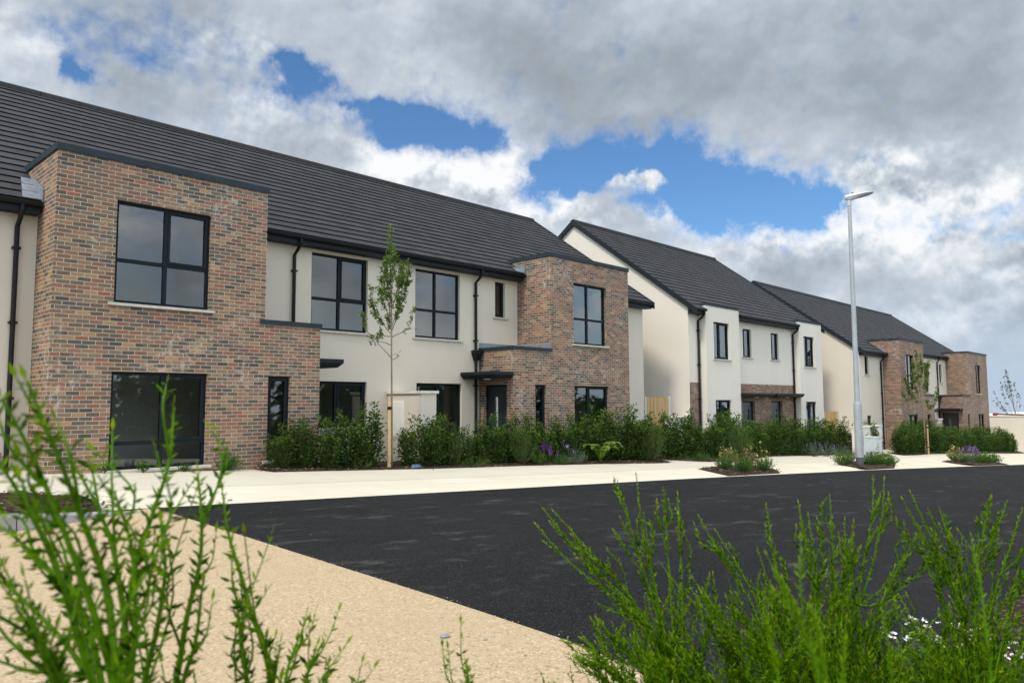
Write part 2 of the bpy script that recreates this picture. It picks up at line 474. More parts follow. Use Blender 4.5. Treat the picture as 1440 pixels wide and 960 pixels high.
LEFT = [[(0.211, 0.867, 0.023), (0.237, 0.866, -0.041), (0.263, 0.865, -0.111), (0.291, 0.863, -0.194), (0.313, 0.873, -0.325)], [(0.187, 0.851, 0.006), (0.216, 0.856, -0.05), (0.251, 0.858, -0.137), (0.286, 0.863, -0.236), (0.311, 0.876, -0.333)], [(0.439, 1.067, -0.003), (0.433, 1.064, -0.081), (0.415, 1.074, -0.157), (0.398, 1.082, -0.231), (0.388, 1.095, -0.407)], [(0.489, 1.099, -0.101), (0.49, 1.086, -0.156), (0.487, 1.079, -0.225), (0.473, 1.085, -0.302), (0.458, 1.097, -0.427)], [(0.539, 1.123, -0.135), (0.542, 1.104, -0.2), (0.557, 1.073, -0.287), (0.581, 1.043, -0.448)], [(0.313, 1.063, -0.073), (0.34, 1.042, -0.136), (0.359, 1.03, -0.208), (0.381, 1.027, -0.386)], [(0.717, 1.184, -0.389), (0.69, 1.183, -0.448), (0.67, 1.178, -0.533)], [(0.764, 1.213, -0.434), (0.739, 1.21, -0.49), (0.714, 1.208, -0.566)], [(0.752, 1.155, -0.451), (0.749, 1.164, -0.506), (0.741, 1.183, -0.591)], [(0.986, 1.058, -0.49), (0.993, 1.057, -0.539), (0.994, 1.068, -0.638)], [(0.244, 1.071, -0.147), (0.278, 1.039, -0.188), (0.314, 1.009, -0.247), (0.341, 0.995, -0.366)], [(0.232, 1.089, -0.196), (0.269, 1.055, -0.238), (0.314, 1.016, -0.306), (0.343, 0.997, -0.4)], [(0.414, 1.039, -0.158), (0.422, 1.038, -0.219), (0.419, 1.049, -0.294), (0.412, 1.071, -0.416)], [(0.351, 1.027, -0.109), (0.37, 1.015, -0.181), (0.379, 1.018, -0.279), (0.382, 1.028, -0.395)], [(0.536, 1.07, -0.272), (0.545, 1.068, -0.334), (0.556, 1.069, -0.448)], [(0.205, 0.956, -0.054), (0.233, 0.956, -0.101), (0.269, 0.952, -0.182), (0.309, 0.949, -0.313)], [(0.252, 0.929, -0.25), (0.264, 0.92, -0.28), (0.278, 0.912, -0.34)], [(0.215, 0.889, -0.199), (0.239, 0.905, -0.242), (0.272, 0.917, -0.325)], [(0.457, 1.003, -0.238), (0.455, 1.014, -0.313), (0.444, 1.037, -0.416)], [(0.586, 1.026, -0.35), (0.582, 1.036, -0.407), (0.579, 1.048, -0.479)]]
RIGHT = [[(1.752, 1.543, -0.318), (1.815, 1.49, -0.422), (1.895, 1.418, -0.535), (1.977, 1.346, -0.661), (2.045, 1.308, -0.942)], [(1.707, 1.524, -0.366), (1.781, 1.476, -0.468), (1.893, 1.39, -0.585), (1.991, 1.318, -0.7), (2.06, 1.292, -0.942)], [(1.819, 1.549, -0.343), (1.892, 1.468, -0.462), (1.964, 1.388, -0.58), (2.022, 1.326, -0.73), (2.053, 1.3, -0.942)], [(1.906, 1.372, -0.243), (1.937, 1.354, -0.358), (1.976, 1.33, -0.51), (2.024, 1.302, -0.704), (2.06, 1.292, -0.942)], [(1.988, 1.358, -0.233), (1.995, 1.344, -0.385), (2.021, 1.317, -0.601), (2.053, 1.3, -0.942)], [(2.005, 1.271, -0.268), (2.021, 1.273, -0.423), (2.041, 1.275, -0.618), (2.07, 1.281, -0.943)], [(2.124, 1.295, -0.297), (2.11, 1.28, -0.458), (2.098, 1.271, -0.693), (2.082, 1.268, -0.943)], [(1.967, 1.319, -0.337), (1.99, 1.313, -0.488), (2.022, 1.299, -0.661), (2.06, 1.292, -0.942)], [(1.805, 1.378, -0.632), (1.852, 1.337, -0.704), (1.907, 1.289, -0.787), (1.95, 1.26, -0.922)], [(1.772, 1.427, -0.745), (1.827, 1.371, -0.766), (1.887, 1.313, -0.808), (1.949, 1.258, -0.901)], [(1.995, 1.144, -0.339), (2.051, 1.101, -0.468), (2.118, 1.045, -0.603), (2.184, 1.009, -0.882)], [(2.078, 1.136, -0.389), (2.115, 1.085, -0.496), (2.149, 1.039, -0.618), (2.191, 1.002, -0.882)], [(2.225, 1.046, -0.321), (2.231, 1.032, -0.465), (2.255, 1.005, -0.653), (2.271, 0.995, -0.924)], [(2.116, 1.028, -0.427), (2.151, 1.005, -0.551), (2.195, 0.976, -0.696), (2.221, 0.973, -0.903)], [(2.291, 0.975, -0.313), (2.301, 0.958, -0.465), (2.313, 0.941, -0.632), (2.322, 0.941, -0.924)], [(2.314, 0.955, -0.35), (2.319, 0.943, -0.487), (2.319, 0.935, -0.632), (2.327, 0.936, -0.924)], [(2.356, 0.905, -0.296), (2.355, 0.9, -0.444), (2.353, 0.9, -0.633), (2.347, 0.915, -0.924)], [(2.391, 0.876, -0.365), (2.382, 0.878, -0.509), (2.365, 0.891, -0.675), (2.352, 0.91, -0.924)], [(2.444, 0.806, -0.238), (2.435, 0.812, -0.359), (2.409, 0.838, -0.507), (2.376, 0.874, -0.674), (2.356, 0.906, -0.924)], [(2.521, 0.799, -0.248), (2.496, 0.803, -0.365), (2.455, 0.827, -0.513), (2.401, 0.866, -0.678), (2.362, 0.9, -0.924)], [(2.305, 0.82, -0.356), (2.31, 0.831, -0.49), (2.307, 0.853, -0.655), (2.307, 0.883, -0.904)], [(2.487, 0.708, -0.407), (2.442, 0.742, -0.498), (2.387, 0.789, -0.619), (2.335, 0.852, -0.904)], [(2.401, 0.711, -0.29), (2.443, 0.679, -0.388), (2.491, 0.64, -0.491), (2.535, 0.611, -0.636), (2.567, 0.609, -0.905)], [(2.471, 0.709, -0.276), (2.498, 0.675, -0.384), (2.53, 0.637, -0.497), (2.552, 0.612, -0.64), (2.571, 0.604, -0.905)], [(2.534, 0.649, -0.327), (2.544, 0.631, -0.416), (2.554, 0.614, -0.518), (2.562, 0.604, -0.661), (2.576, 0.6, -0.905)], [(2.577, 0.526, -0.281), (2.57, 0.543, -0.368), (2.563, 0.565, -0.492), (2.565, 0.582, -0.657), (2.578, 0.597, -0.905)], [(2.61, 0.494, -0.302), (2.593, 0.521, -0.388), (2.573, 0.555, -0.492), (2.568, 0.579, -0.657), (2.581, 0.594, -0.905)], [(2.641, 0.463, -0.323), (2.624, 0.494, -0.43), (2.602, 0.531, -0.554), (2.589, 0.562, -0.699), (2.59, 0.585, -0.905)], [(2.524, 0.458, -0.47), (2.513, 0.481, -0.568), (2.5, 0.51, -0.707), (2.489, 0.541, -0.864)], [(2.454, 0.676, -0.46), (2.488, 0.651, -0.553), (2.523, 0.629, -0.678), (2.557, 0.619, -0.905)], [(2.666, 0.447, -0.41), (2.651, 0.477, -0.534), (2.63, 0.516, -0.678), (2.614, 0.559, -0.906)], [(2.61, 0.659, -0.47), (2.53, 0.698, -0.506), (2.397, 0.801, -0.603), (2.275, 0.879, -0.593)]]
NEAR = [[(1.504, 0.339, -0.235), (1.499, 0.328, -0.311), (1.493, 0.321, -0.402), (1.485, 0.318, -0.515)], [(0.929, 0.43, -0.211), (0.945, 0.418, -0.247), (0.963, 0.405, -0.301), (0.981, 0.397, -0.39)], [(0.964, 0.399, -0.256), (0.972, 0.395, -0.292), (0.981, 0.391, -0.345), (0.987, 0.391, -0.399)], [(0.975, 0.464, -0.288), (0.985, 0.46, -0.335), (0.996, 0.456, -0.41)], [(1.404, 0.458, -0.363), (1.416, 0.453, -0.424), (1.427, 0.456, -0.547)], [(1.05, 0.389, -0.317), (1.049, 0.395, -0.364), (1.05, 0.402, -0.43)], [(0.952, 0.44, -0.243), (0.973, 0.422, -0.28), (0.995, 0.405, -0.334), (1.005, 0.403, -0.407)]]
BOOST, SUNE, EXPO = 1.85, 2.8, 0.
# ------------------------------------------------------------------ ground sheets
def sheet(name, xs, ylo, yhi, ny, off, mat, kind='structure', rough=0.):
    mb = MB()
    for a, b in zip(xs, xs[1:]):
        for k in range(ny):
            q = []
            for X, kk in ((a, k), (b, k), (b, k + 1), (a, k + 1)):
                l, h = ylo(X), yhi(X)
                Y = l + (h - l) * kk / ny
                q.append((X, Y, G(X, Y) + off))
            mb.face(q)
    # shared vertices, so the surface shades as one sheet
    idx = {}; V = []; F = []
    for f in mb.f:
        nf = []
        for i in f:
            key = tuple(round(c, 4) for c in mb.v[i])
            if key not in idx:
                idx[key] = len(V); V.append(mb.v[i])
            nf.append(idx[key])
        F.append(tuple(nf))
    mb.v, mb.f, mb.uv = V, F, [None] * len(F)
    return tag(mb.build(name, mat, smooth=True), kind=kind)

def lin(a, b, st):
    n = max(1, int(round((b - a) / st)))
    return [a + (b - a) * i / n for i in range(n + 1)]

gx = lin(-600, -20, 145) + lin(-19.99, 0, 5)[0:] + lin(2, 100, 2) + lin(110, 400, 29) + [480, 600, 900, 1400, 2200, 3200]
gy = [-2500, -900, -300, -100, -40, -15, 0, 4, 8, 9, 11, 13, 15, 18, 30, 60, 150, 400, 1200, 2500]
mb = MB()
for a, b in zip(gx, gx[1:]):
    for c, d in zip(gy, gy[1:]):
        mb.face([(X, Y, G(X, Y) - .30) for X, Y in ((a, c), (b, c), (b, d), (a, d))])
tag(mb.build('ground', 'field_ground'), kind='structure')

def sand_edge(Y):
    return interp(Y, [1.2, 1.6, 1.9, 2.02, 2.24, 2.64, 3.04, 3.77, 4.8, 6.14, 7.46, 8.94, 9.3], [3.3, 2.98, 2.90, 2.91, 2.985, 3.04, 3.085, 3.16, 3.245, 3.36, 3.48, 3.6, 3.64])
# the asphalt street: one sheet whose left side follows the buff surface
def asphalt():
    mb = MB()
    fr = [0., .3, .7, 1.3, 2., 3, 4, 6, 8, 10, 13, 16, 19.5, 23, 27, 31, 36, 40, 44.5, 52, 60, 75, 85]
    ts = [0., .03, .06, .1, .16, .24, .31, .38, .46, .54, .66, .8, .9, 1.]
    for t in ts:
        for q in fr:
            Y = 1.2 + (road_edge(3.72 + q) - 1.2) * t
            X = sand_edge(Y) + q
            mb.v.append((X, Y, G(X, Y) - .002))
    n = len(fr)
    for r in range(len(ts) - 1):
        for k in range(n - 1):
            mb.f.append((r * n + k, r * n + k + 1, r * n + n + k + 1, r * n + n + k)); mb.uv.append(None)
    return tag(mb.build('road', 'asphalt', smooth=True), kind='structure')
asphalt()
# buff chippings surface in front of the camera
mb = MB()
ysb = [1.2, 1.4, 1.6, 1.8, 2.04, 2.5, 3.13, 3.7, 4.3, 5., 5.62, 6.6, 7.7, 8.5, 9.02, 9.31]
def sand_z(X, Y):
    return G(X, Y) - .004 - .13 * max(0, min(1, (3.4 - X) / 1.2)) * max(0, min(1, (Y - 7) / 1.8))
xf = [-14, -8, -4, -2, -1, 0, .6, 1.2, 1.8, 2.3]
grid = []
for Y in ysb:
    grid.append([(X, Y) for X in xf] + [(2.3 + (sand_edge(Y) + .012 - 2.3) * q, Y) for q in (.34, .67, 1.)])
for r0, r1 in zip(grid, grid[1:]):
    for k in range(len(r0) - 1):
        mb.face([(p[0], p[1], sand_z(*p) + .006) for p in (r0[k], r0[k + 1], r1[k + 1], r1[k])])
tag(mb.build('buff_surface', 'buff_chippings'), kind='structure')
# concrete footpath with parking lay-by, kerb line to house walls
sheet('footpath', lin(3.3, 88, 1.21), road_edge, lambda X: 18., 14, .004, 'concrete')
def path_left_lo(X): return 9.75
sheet('footpath', lin(-12, 3.3, 1.7), lambda X: interp(X, [2.3, 3.3], [9.172, 9.3]), lambda X: 18., 12, .002, 'concrete')
# kerb stones by the buff surface, dropping to flush at the crossing
mb = MB()
seg = [x for x in [-9.6 + .93 * i for i in range(13)]] + [2.78, 3.4]
seg[12] = 2.17
def kerb_top(X): return interp(X, [2.05, 2.55, 3.2], [.045, .03, -.005])
for a, b in zip(seg, seg[1:]):
    a2, b2 = a + .005, b - .005
    prof = lambda X: [(X, 9.035, sand_z(X, 9.03) - .1), (X, 9.035, G(X, 9.1) + kerb_top(X) - .02), (X, 9.05, G(X, 9.1) + kerb_top(X)), (X, 9.17, G(X, 9.1) + kerb_top(X) + .002), (X, 9.17, G(X, 9.1) - .2)]
    mb.prism(prof(a2), prof(b2))
tag(mb.build('kerb', 'kerb_stone'), kind='structure')
# planting bed the camera stands in
mb = MB()
for a, b in zip(lin(-6, 60, 1.5), lin(-6, 60, 1.5)[1:]):
    for c, d in ((-9, -4), (-4, -1), (-1, .5), (.5, 1.0), (1.0, 1.24)):
        mb.face([(X, Y, G(X, Y) + (.035 if Y < 1.2 else -.01)) for X, Y in ((a, c), (b, c), (b, d), (a, d))])
tag(mb.build('planting_bed', 'bark_mulch'), kind='structure')

def mound(poly, h=.06, seed=0, chips=0):
    """a mulched bed: a low crowned surface inside an outline"""
    r = random.Random(seed)
    # dense outline
    out = []
    for i in range(len(poly)):
        a, b = Vector(poly[i]), Vector(poly[(i + 1) % len(poly)])
        n = max(1, int((b - a).length / .35))
        out += [a.lerp(b, k / n) for k in range(n)]
    cen = sum((Vector(p) for p in poly), Vector((0, 0))) / len(poly)
    mb = MB()
    # spine of the bed: nearest point of the centre line, so that long beds stay inside their outline
    xs = [p.x for p in out]
    def inner(p, t):
        if max(xs) - min(xs) > 6:
            ups = [q for q in out if abs(q.x - p.x) < .6]
            my = (max(q.y for q in ups) + min(q.y for q in ups)) / 2
            return Vector((p.x, p.y + (my - p.y) * t))
        return p.lerp(cen, t)
    def P(p, z):
        return (p.x, p.y, G(p.x, p.y) + z)
    lv = [(0, .006), (.12, h * .7), (.45, h), (1., h * 1.05)]
    n = len(out)
    for (t0, z0), (t1, z1) in zip(lv, lv[1:]):
        for k in range(n):
            a, b = out[k], out[(k + 1) % n]
            q = [P(inner(a, t0), z0), P(inner(b, t0), z0), P(inner(b, t1), z1), P(inner(a, t1), z1)]
            mb.face(q)
    o = tag(mb.build('mulch_bed', 'bark_mulch'), kind='structure')
    if chips:
        cb = MB()
        for _ in range(chips):
            p = r.choice(out); t = r.random() ** 1.6 * .6
            q = inner(p, t) + Vector((r.uniform(-.2, .2), r.uniform(-.05, .08)))
            z = G(q.x, q.y) + interp(t, [0, .12, .45, 1], [.008, h * .7, h, h]) + .008
            d = Vector((r.uniform(-1, 1), r.uniform(-1, 1), r.uniform(-.25, .25))).normalized()
            s = Vector((-d.y, d.x, r.uniform(-.5, .5))).normalized()
            L = r.uniform(.02, .055); w = r.uniform(.008, .018); c = Vector((q.x, q.y, z))
            cb.face([c - d * L - s * w, c + d * L - s * w * .6, c + d * L * .9 + s * w, c - d * L * .8 + s * w])
        tag(cb.build('bark_chips', 'bark_chip'), label='loose brown bark chips strewn over the planting bed', cat='bark chips', kind='stuff')
    return o
mound([(7.75, 13.95), (10, 13.9), (12.5, 13.8), (15, 13.75), (18, 13.5), (20.2, 13.1), (21.1, 13.1), (21.4, 13.5), (21.2, 14.8), (17, 14.85), (15.6, 16.2), (9.3, 16.2), (7.75, 14.66)], .07, 1, 900)
mound([(21.9, 14.3), (22.9, 13.1), (24., 12.6), (26.4, 12.7), (27.6, 13.4), (30.6, 13.95), (36, 13.55), (38.7, 12.3), (39.4, 12.0), (39.6, 12.4), (39., 14.2), (31, 14.85), (24.5, 14.85), (22.2, 14.8)], .08, 2, 500)
mound([(41.0, 12.0), (43.3, 11.85), (49, 11.9), (60, 11.7), (68, 11.5), (68, 12.5), (41.2, 12.75)], .09, 3, 300)
mound([(17.75, 9.33), (20.75, 9.33), (22.1, 10.0), (22.9, 11.2), (22.4, 11.6), (19.4, 11.15), (18.9, 10.6)], .07, 4, 320)
mound([(26.75, 9.05), (29.5, 8.98), (34.4, 10.4), (35.2, 11.2), (34.4, 11.5), (28.8, 10.75)], .08, 5, 220)
mound([(38., 8.27), (42.6, 7.85), (45.5, 9.0), (46.2, 10.2), (45.2, 10.4), (39.6, 10.0)], .08, 6, 150)
mound([(-9, 9.2), (3.02, 9.2), (3.1, 9.5), (2.85, 10.5), (2.72, 11.25), (2.3, 11.35), (-9, 11.35)], .09, 7, 1300)

# ------------------------------------------------------------------ building helpers
def frame(O, U, N):
    def p(u, z, d=0.):
        return (O[0] + U[0] * u + N[0] * d, O[1] + U[1] * u + N[1] * d, z)
    return p
def front(Y):                       # wall facing the street; u is X
    return frame((0, Y), (1, 0), (0, -1))
def side(X, sgn):                   # wall facing along the street; u is Y
    return frame((X, 0), (0, 1), (sgn, 0))
def fbox(mb, p, u0, u1, z0, z1, d0, d1):
    b = [p(u0, z0, d0), p(u1, z0, d0), p(u1, z0, d1), p(u0, z0, d1)]
    t = [p(u0, z1, d0), p(u1, z1, d0), p(u1, z1, d1), p(u0, z1, d1)]
    mb.prism(b, t)
def panel(mb, p, u0, u1, z0, z1, holes=(), reveal=.13):
    us = sorted({u0, u1, *[h[0] for h in holes], *[h[1] for h in holes]})
    zs = sorted({z0, z1, *[h[2] for h in holes], *[h[3] for h in holes]})
    for a, b in zip(us, us[1:]):
        for c, d in zip(zs, zs[1:]):
            m, n = (a + b) / 2, (c + d) / 2
            if any(h[0] < m < h[1] and h[2] < n < h[3] for h in holes): continue
            mb.face([p(a, c), p(b, c), p(b, d), p(a, d)])
    for a, b, c, d in holes:
        r = -reveal
        mb.face([p(a, c), p(a, c, r), p(a, d, r), p(a, d)]); mb.face([p(b, c), p(b, c, r), p(b, d, r), p(b, d)])
        mb.face([p(a, d), p(b, d), p(b, d, r), p(a, d, r)]); mb.face([p(a, c), p(b, c), p(b, c, r), p(a, c, r)])

def window(parent, o, p, u0, u1, z0, z1, mull=(.5,), trans=None, sash=(), sill='sill_stone', label=None, setb=.075, blind=False, sill_over=.1):
    """frame set back in its opening; panes, sill and the room behind are its own pieces"""
    f = MB(); th = .055; a, b = -setb - .07, -setb
    g = .004
    U0, U1, Z0, Z1 = u0 + g, u1 - g, z0 + g, z1 - g
    fbox(f, p, U0, U0 + th, Z0, Z1, a, b); fbox(f, p, U1 - th, U1, Z0, Z1, a, b)
    fbox(f, p, U0 + th, U1 - th, Z0, Z0 + th, a, b); fbox(f, p, U0 + th, U1 - th, Z1 - th, Z1, a, b)
    xs = [U0 + th] + [U0 + (U1 - U0) * q for q in mull] + [U1 - th]
    mw = .036
    for q in mull:
        x = U0 + (U1 - U0) * q
        fbox(f, p, x - mw, x + mw, Z0 + th, Z1 - th, a, b + .003)
    cells = []
    cols = []
    for i in range(len(xs) - 1):
        l = xs[i] + (mw if i > 0 else 0); r = xs[i + 1] - (mw if i < len(xs) - 2 else 0)
        cols.append((l, r))
    for i, (l, r) in enumerate(cols):
        if trans:
            zt = Z0 + (Z1 - Z0) * trans
            fbox(f, p, l, r, zt - .034, zt + .034, a, b + .001)
            cells += [(l, r, Z0 + th, zt - .034, i, 0), (l, r, zt + .034, Z1 - th, i, 1)]
        else:
            cells.append((l, r, Z0 + th, Z1 - th, i, 1))
    for l, r, c, d, i, k in cells:
        if (i, k) in sash:
            s = .042
            fbox(f, p, l, l + s, c, d, a + .01, b + .014); fbox(f, p, r - s, r, c, d, a + .01, b + .014)
            fbox(f, p, l + s, r - s, c, c + s, a + .01, b + .014); fbox(f, p, l + s, r - s, d - s, d, a + .01, b + .014)
    w = f.build('window', 'frame_grey', parent, o)
    if label: w['label'] = label
    gl = MB()
    for l, r, c, d, i, k in cells:
        q = -setb - .03
        gl.face([p(l - .01, c - .01, q), p(r + .01, c - .01, q), p(r + .01, d + .01, q), p(l - .01, d + .01, q)])
    gl.build('pane', 'window_glass', w, o)
    if sill:
        s = MB(); e = sill_over
        b0 = [p(u0 - e, z0 - .055, -.02), p(u1 + e, z0 - .055, -.02), p(u1 + e, z0 - .055, .055), p(u0 - e, z0 - .055, .055)]
        t0 = [p(u0 - e, z0 + .004, -.02), p(u1 + e, z0 + .004, -.02), p(u1 + e, z0 - .008, .055), p(u0 - e, z0 - .008, .055)]
        s.prism(b0, t0)
        s.build('sill', sill, w, o)
    # the room: plastered reveal and walls
    rm = MB(); r0, r1, r2 = -setb - .072, -.36, -2.7
    rm.face([p(u0, z0, r0), p(u0, z0, r1), p(u0, z1, r1), p(u0, z1, r0)]); rm.face([p(u1, z0, r0), p(u1, z0, r1), p(u1, z1, r1), p(u1, z1, r0)])
    rm.face([p(u0, z1, r0), p(u1, z1, r0), p(u1, z1, r1), p(u0, z1, r1)]); rm.face([p(u0, z0, r0), p(u1, z0, r0), p(u1, z0, r1), p(u0, z0, r1)])
    e = .45; zb, zt = z0 - .6, z1 + .1
    rm.face([p(u0 - e, zb, r2), p(u1 + e, zb, r2), p(u1 + e, zt, r2), p(u0 - e, zt, r2)])
    for u in (u0 - e, u1 + e):
        rm.face([p(u, zb, r1), p(u, zb, r2), p(u, zt, r2), p(u, zt, r1)])
    rm.face([p(u0 - e, zt, r1), p(u1 + e, zt, r1), p(u1 + e, zt, r2), p(u0 - e, zt, r2)])
    rm.face([p(u0 - e, zb, r1), p(u1 + e, zb, r1), p(u1 + e, zb, r2), p(u0 - e, zb, r2)])
    for (a1, b1, c1, d1) in ((u0 - e, u0, zb, zt), (u1, u1 + e, zb, zt), (u0, u1, zb, z0), (u0, u1, z1, zt)):
        rm.face([p(a1, c1, r1), p(b1, c1, r1), p(b1, d1, r1), p(a1, d1, r1)])
    rm.build('room_lining', 'plaster', w, o)
    return w

def door(parent, o, p, u0, u1, z0, z1, light=.36, setb=.1, label=None):
    f = MB(); th = .055; a, b = -setb - .09, -setb
    fbox(f, p, u0 + .003, u0 + th, z0, z1 - .003, a, b); fbox(f, p, u1 - th, u1 - .003, z0, z1 - .003, a, b); fbox(f, p, u0 + th, u1 - th, z1 - th, z1 - .003, a, b)
    w = f.build('door', 'frame_grey', parent, o)
    l = MB(); L, R, T = u0 + th + .003, u1 - th - .003, z1 - th - .003
    g0 = L + (R - L) * light; g1 = g0 + .14; c, d = z0 + .35, T - .3
    q0, q1 = a + .01, b - .02
    fbox(l, p, L, g0, z0 + .03, T, q0, q1); fbox(l, p, g1, R, z0 + .03, T, q0, q1)
    fbox(l, p, g0, g1, z0 + .03, c, q0, q1); fbox(l, p, g0, g1, d, T, q0, q1)
    l.build('door_leaf', 'door_blue', w, o)
    gl = MB(); gl.face([p(g0, c, q0 + .03), p(g1, c, q0 + .03), p(g1, d, q0 + .03), p(g0, d, q0 + .03)]); gl.build('pane', 'window_glass', w, o)
    bk = MB(); bk.face([p(g0 - .1, c - .1, q0 - .12), p(g1 + .1, c - .1, q0 - .12), p(g1 + .1, d + .1, q0 - .12), p(g0 - .1, d + .1, q0 - .12)]); bk.build('room_lining', 'room_floor', w, o)
    h = MB(); hx = R - .09 if light < .5 else L + .09
    h.tube([p(hx, z0 + 1.02, q1), p(hx, z0 + 1.02, q1 + .05), p(hx - .11, z0 + 1.02, q1 + .052)], .011, 8)
    h.build('handle', 'chrome', w, o)
    return w

def downpipe(parent, o, x, y, ztop, zbot, ygut, hopper=None, r=.042):
    m = MB()
    m.tube([(x, ygut, ztop), (x, ygut, ztop - .1), (x, (ygut + y) / 2 - .02, ztop - .24), (x, y, ztop - .36), (x, y, zbot)], r, 10)
    z = ztop - .75
    while z > zbot + .3:
        m.box(x - r - .025, x + r + .025, y - r - .006, y + r + .02, z - .018, z + .018); z -= 1.35
    d = m.build('downpipe', 'black_upvc', parent, o, smooth=False)
    if hopper:
        h = MB(); w = .13
        b = [(x - .06, y - .07, hopper - .3), (x + .06, y - .07, hopper - .3), (x + .06, y + .06, hopper - .3), (x - .06, y + .06, hopper - .3)]
        t = [(x - w, y - .15, hopper - .1), (x + w, y - .15, hopper - .1), (x + w, y + .06, hopper - .1), (x - w, y + .06, hopper - .1)]
        h.prism(b, t); h.box(x - w - .01, x + w + .01, y - .16, y + .062, hopper - .099, hopper)
        h.build('hopper', 'black_upvc', d, o)
    return d

def coping(parent, o, x0, x1, y0, y1, z, h=.115, over=.03, t=.2, open_right=False):
    """metal capping round the three open sides of a flat parapet"""
    m = MB()
    m.box(x0 - over, x1 + over, y0 - over, y0 + t, z, z + h)
    m.box(x0 - over, x0 + t, y0 + t, y1, z, z + h)
    m.box(x1 - t, x1 + over, y0 + t, y1, z, z + h)
    return m.build('coping', 'coping_grey', parent, o, bevel=.006)

def roof(parent, o, sections, slope, y_ref, z_ref, ridge_y, rear_eave, dy, x0, x1):
    """tiled slopes: every course a slab lapping the one below; eaves may stand further forward in some sections"""
    zf = lambda y: z_ref + slope * (y - y_ref)
    y_low = min(s[2] for s in sections)
    n = int(round((ridge_y - y_low) / dy))
    m = MB()
    for k in range(n):
        ya = y_low + k * dy; yb = min(ya + dy, ridge_y)
        ivs = [(s[0], s[1]) for s in sections if s[2] <= ya + .02]
        ivs.sort(); mer = []
        for a, b in ivs:
            if mer and a <= mer[-1][1] + .001: mer[-1] = (mer[-1][0], max(b, mer[-1][1]))
            else: mer.append((a, b))
        for a, b in mer:
            z0, z1 = zf(ya) + .040, zf(yb) + .010
            sh = .165 * (k % 2)
            m.face([(a, ya, z0), (b, ya, z0), (b, yb, z1), (a, yb, z1)], [(a + sh, k + .02), (b + sh, k + .02), (b + sh, k + .98), (a + sh, k + .98)])
            m.face([(a, ya, z0), (b, ya, z0), (b, ya + .03, zf(ya + .03) + .004), (a, ya + .03, zf(ya + .03) + .004)], [(a + sh, .5)] * 4)
            m.face([(a, ya, z0), (a, yb, z1), (a, yb, z1 - .05), (a, ya, z0 - .05)], [(.1, .5)] * 4)
            m.face([(b, ya, z0), (b, yb, z1), (b, yb, z1 - .05), (b, ya, z0 - .05)], [(.1, .5)] * 4)
    zr = zf(ridge_y); nb = int(round((rear_eave - ridge_y) / dy))
    for k in range(nb):
        ya = ridge_y + k * dy; yb = ya + dy
        za, zb = zr - slope * (ya - ridge_y) + .01, zr - slope * (yb - ridge_y) + .034
        m.face([(x0, ya, za), (x1, ya, za), (x1, yb, zb), (x0, yb, zb)], [(x0, k), (x1, k), (x1, k + .98), (x0, k + .98)])
        m.face([(x0, yb, zb), (x1, yb, zb), (x1, yb, zb - .034), (x0, yb, zb - .034)], [(.1, .5)] * 4)
    r = m.build('roof', 'roof_tile', parent, o)
    # ridge tiles
    rt = MB(); x = x0
    while x < x1 - .01:
        e = min(x + .45, x1)
        pr = lambda X, s: [(X, ridge_y - .16 * s, zr - .075), (X, ridge_y - .13 * s, zr + .03), (X, ridge_y - .05 * s, zr + .085), (X, ridge_y + .05 * s, zr + .085), (X, ridge_y + .13 * s, zr + .03), (X, ridge_y + .16 * s, zr - .075)]
        rt.prism(pr(x, 1.), pr(e - .012, 1.04)); x = e
    rt.build('ridge_tiles', 'roof_tile', r, o)
    # verge: dark dry-verge trim along each end
    for X, sg in ((x0, -1), (x1, 1)):
        v = MB()
        fy = min([s[2] for s in sections if s[0] - .2 <= X <= s[1] + .2])
        for (ya, yb, za, zb) in ((fy - .03, ridge_y, zf(fy - .03), zr), (rear_eave + .03, ridge_y, zr - slope * (rear_eave + .03 - ridge_y), zr)):
            a, b = X - sg * .03, X + sg * .045
            q = [(a, ya, za - .19), (b, ya, za - .19), (b, ya, za + .055), (a, ya, za + .055)]
            w = [(a, yb, zb - .19), (b, yb, zb - .19), (b, yb, zb + .055), (a, yb, zb + .055)]
            v.prism(q, w)
        v.build('verge_trim', 'anthracite', parent, o)
    return r, zf

def eaves(parent, o, x0, x1, ye, yw, zf, endcap=True):
    z = zf(ye)
    f = MB()
    f.box(x0, x1, ye + .05, ye + .075, z - .20, z + .0)
    f.box(x0, x1, ye + .0755, yw + .002, z - .20, z - .185)
    f.build('fascia', 'anthracite', parent, o)
    g = MB()
    pr = []
    for k in range(9):
        a = math.pi * k / 8
        pr.append((ye - .015 - .06 * math.cos(a), z - .005 - .085 * math.sin(a)))
    inn = [(y * .0 + (ye - .015) + (y - (ye - .015)) * .8, z - .005 + (zz - (z - .005)) * .8) for y, zz in pr]
    ring = pr + inn[::-1]
    g.prism([(x0, y, zz) for y, zz in ring], [(x1, y, zz) for y, zz in ring])
    for X in (x0, x1):
        g.face([(X, y, zz) for y, zz in pr])
    g.build('gutter', 'black_upvc', parent, o)

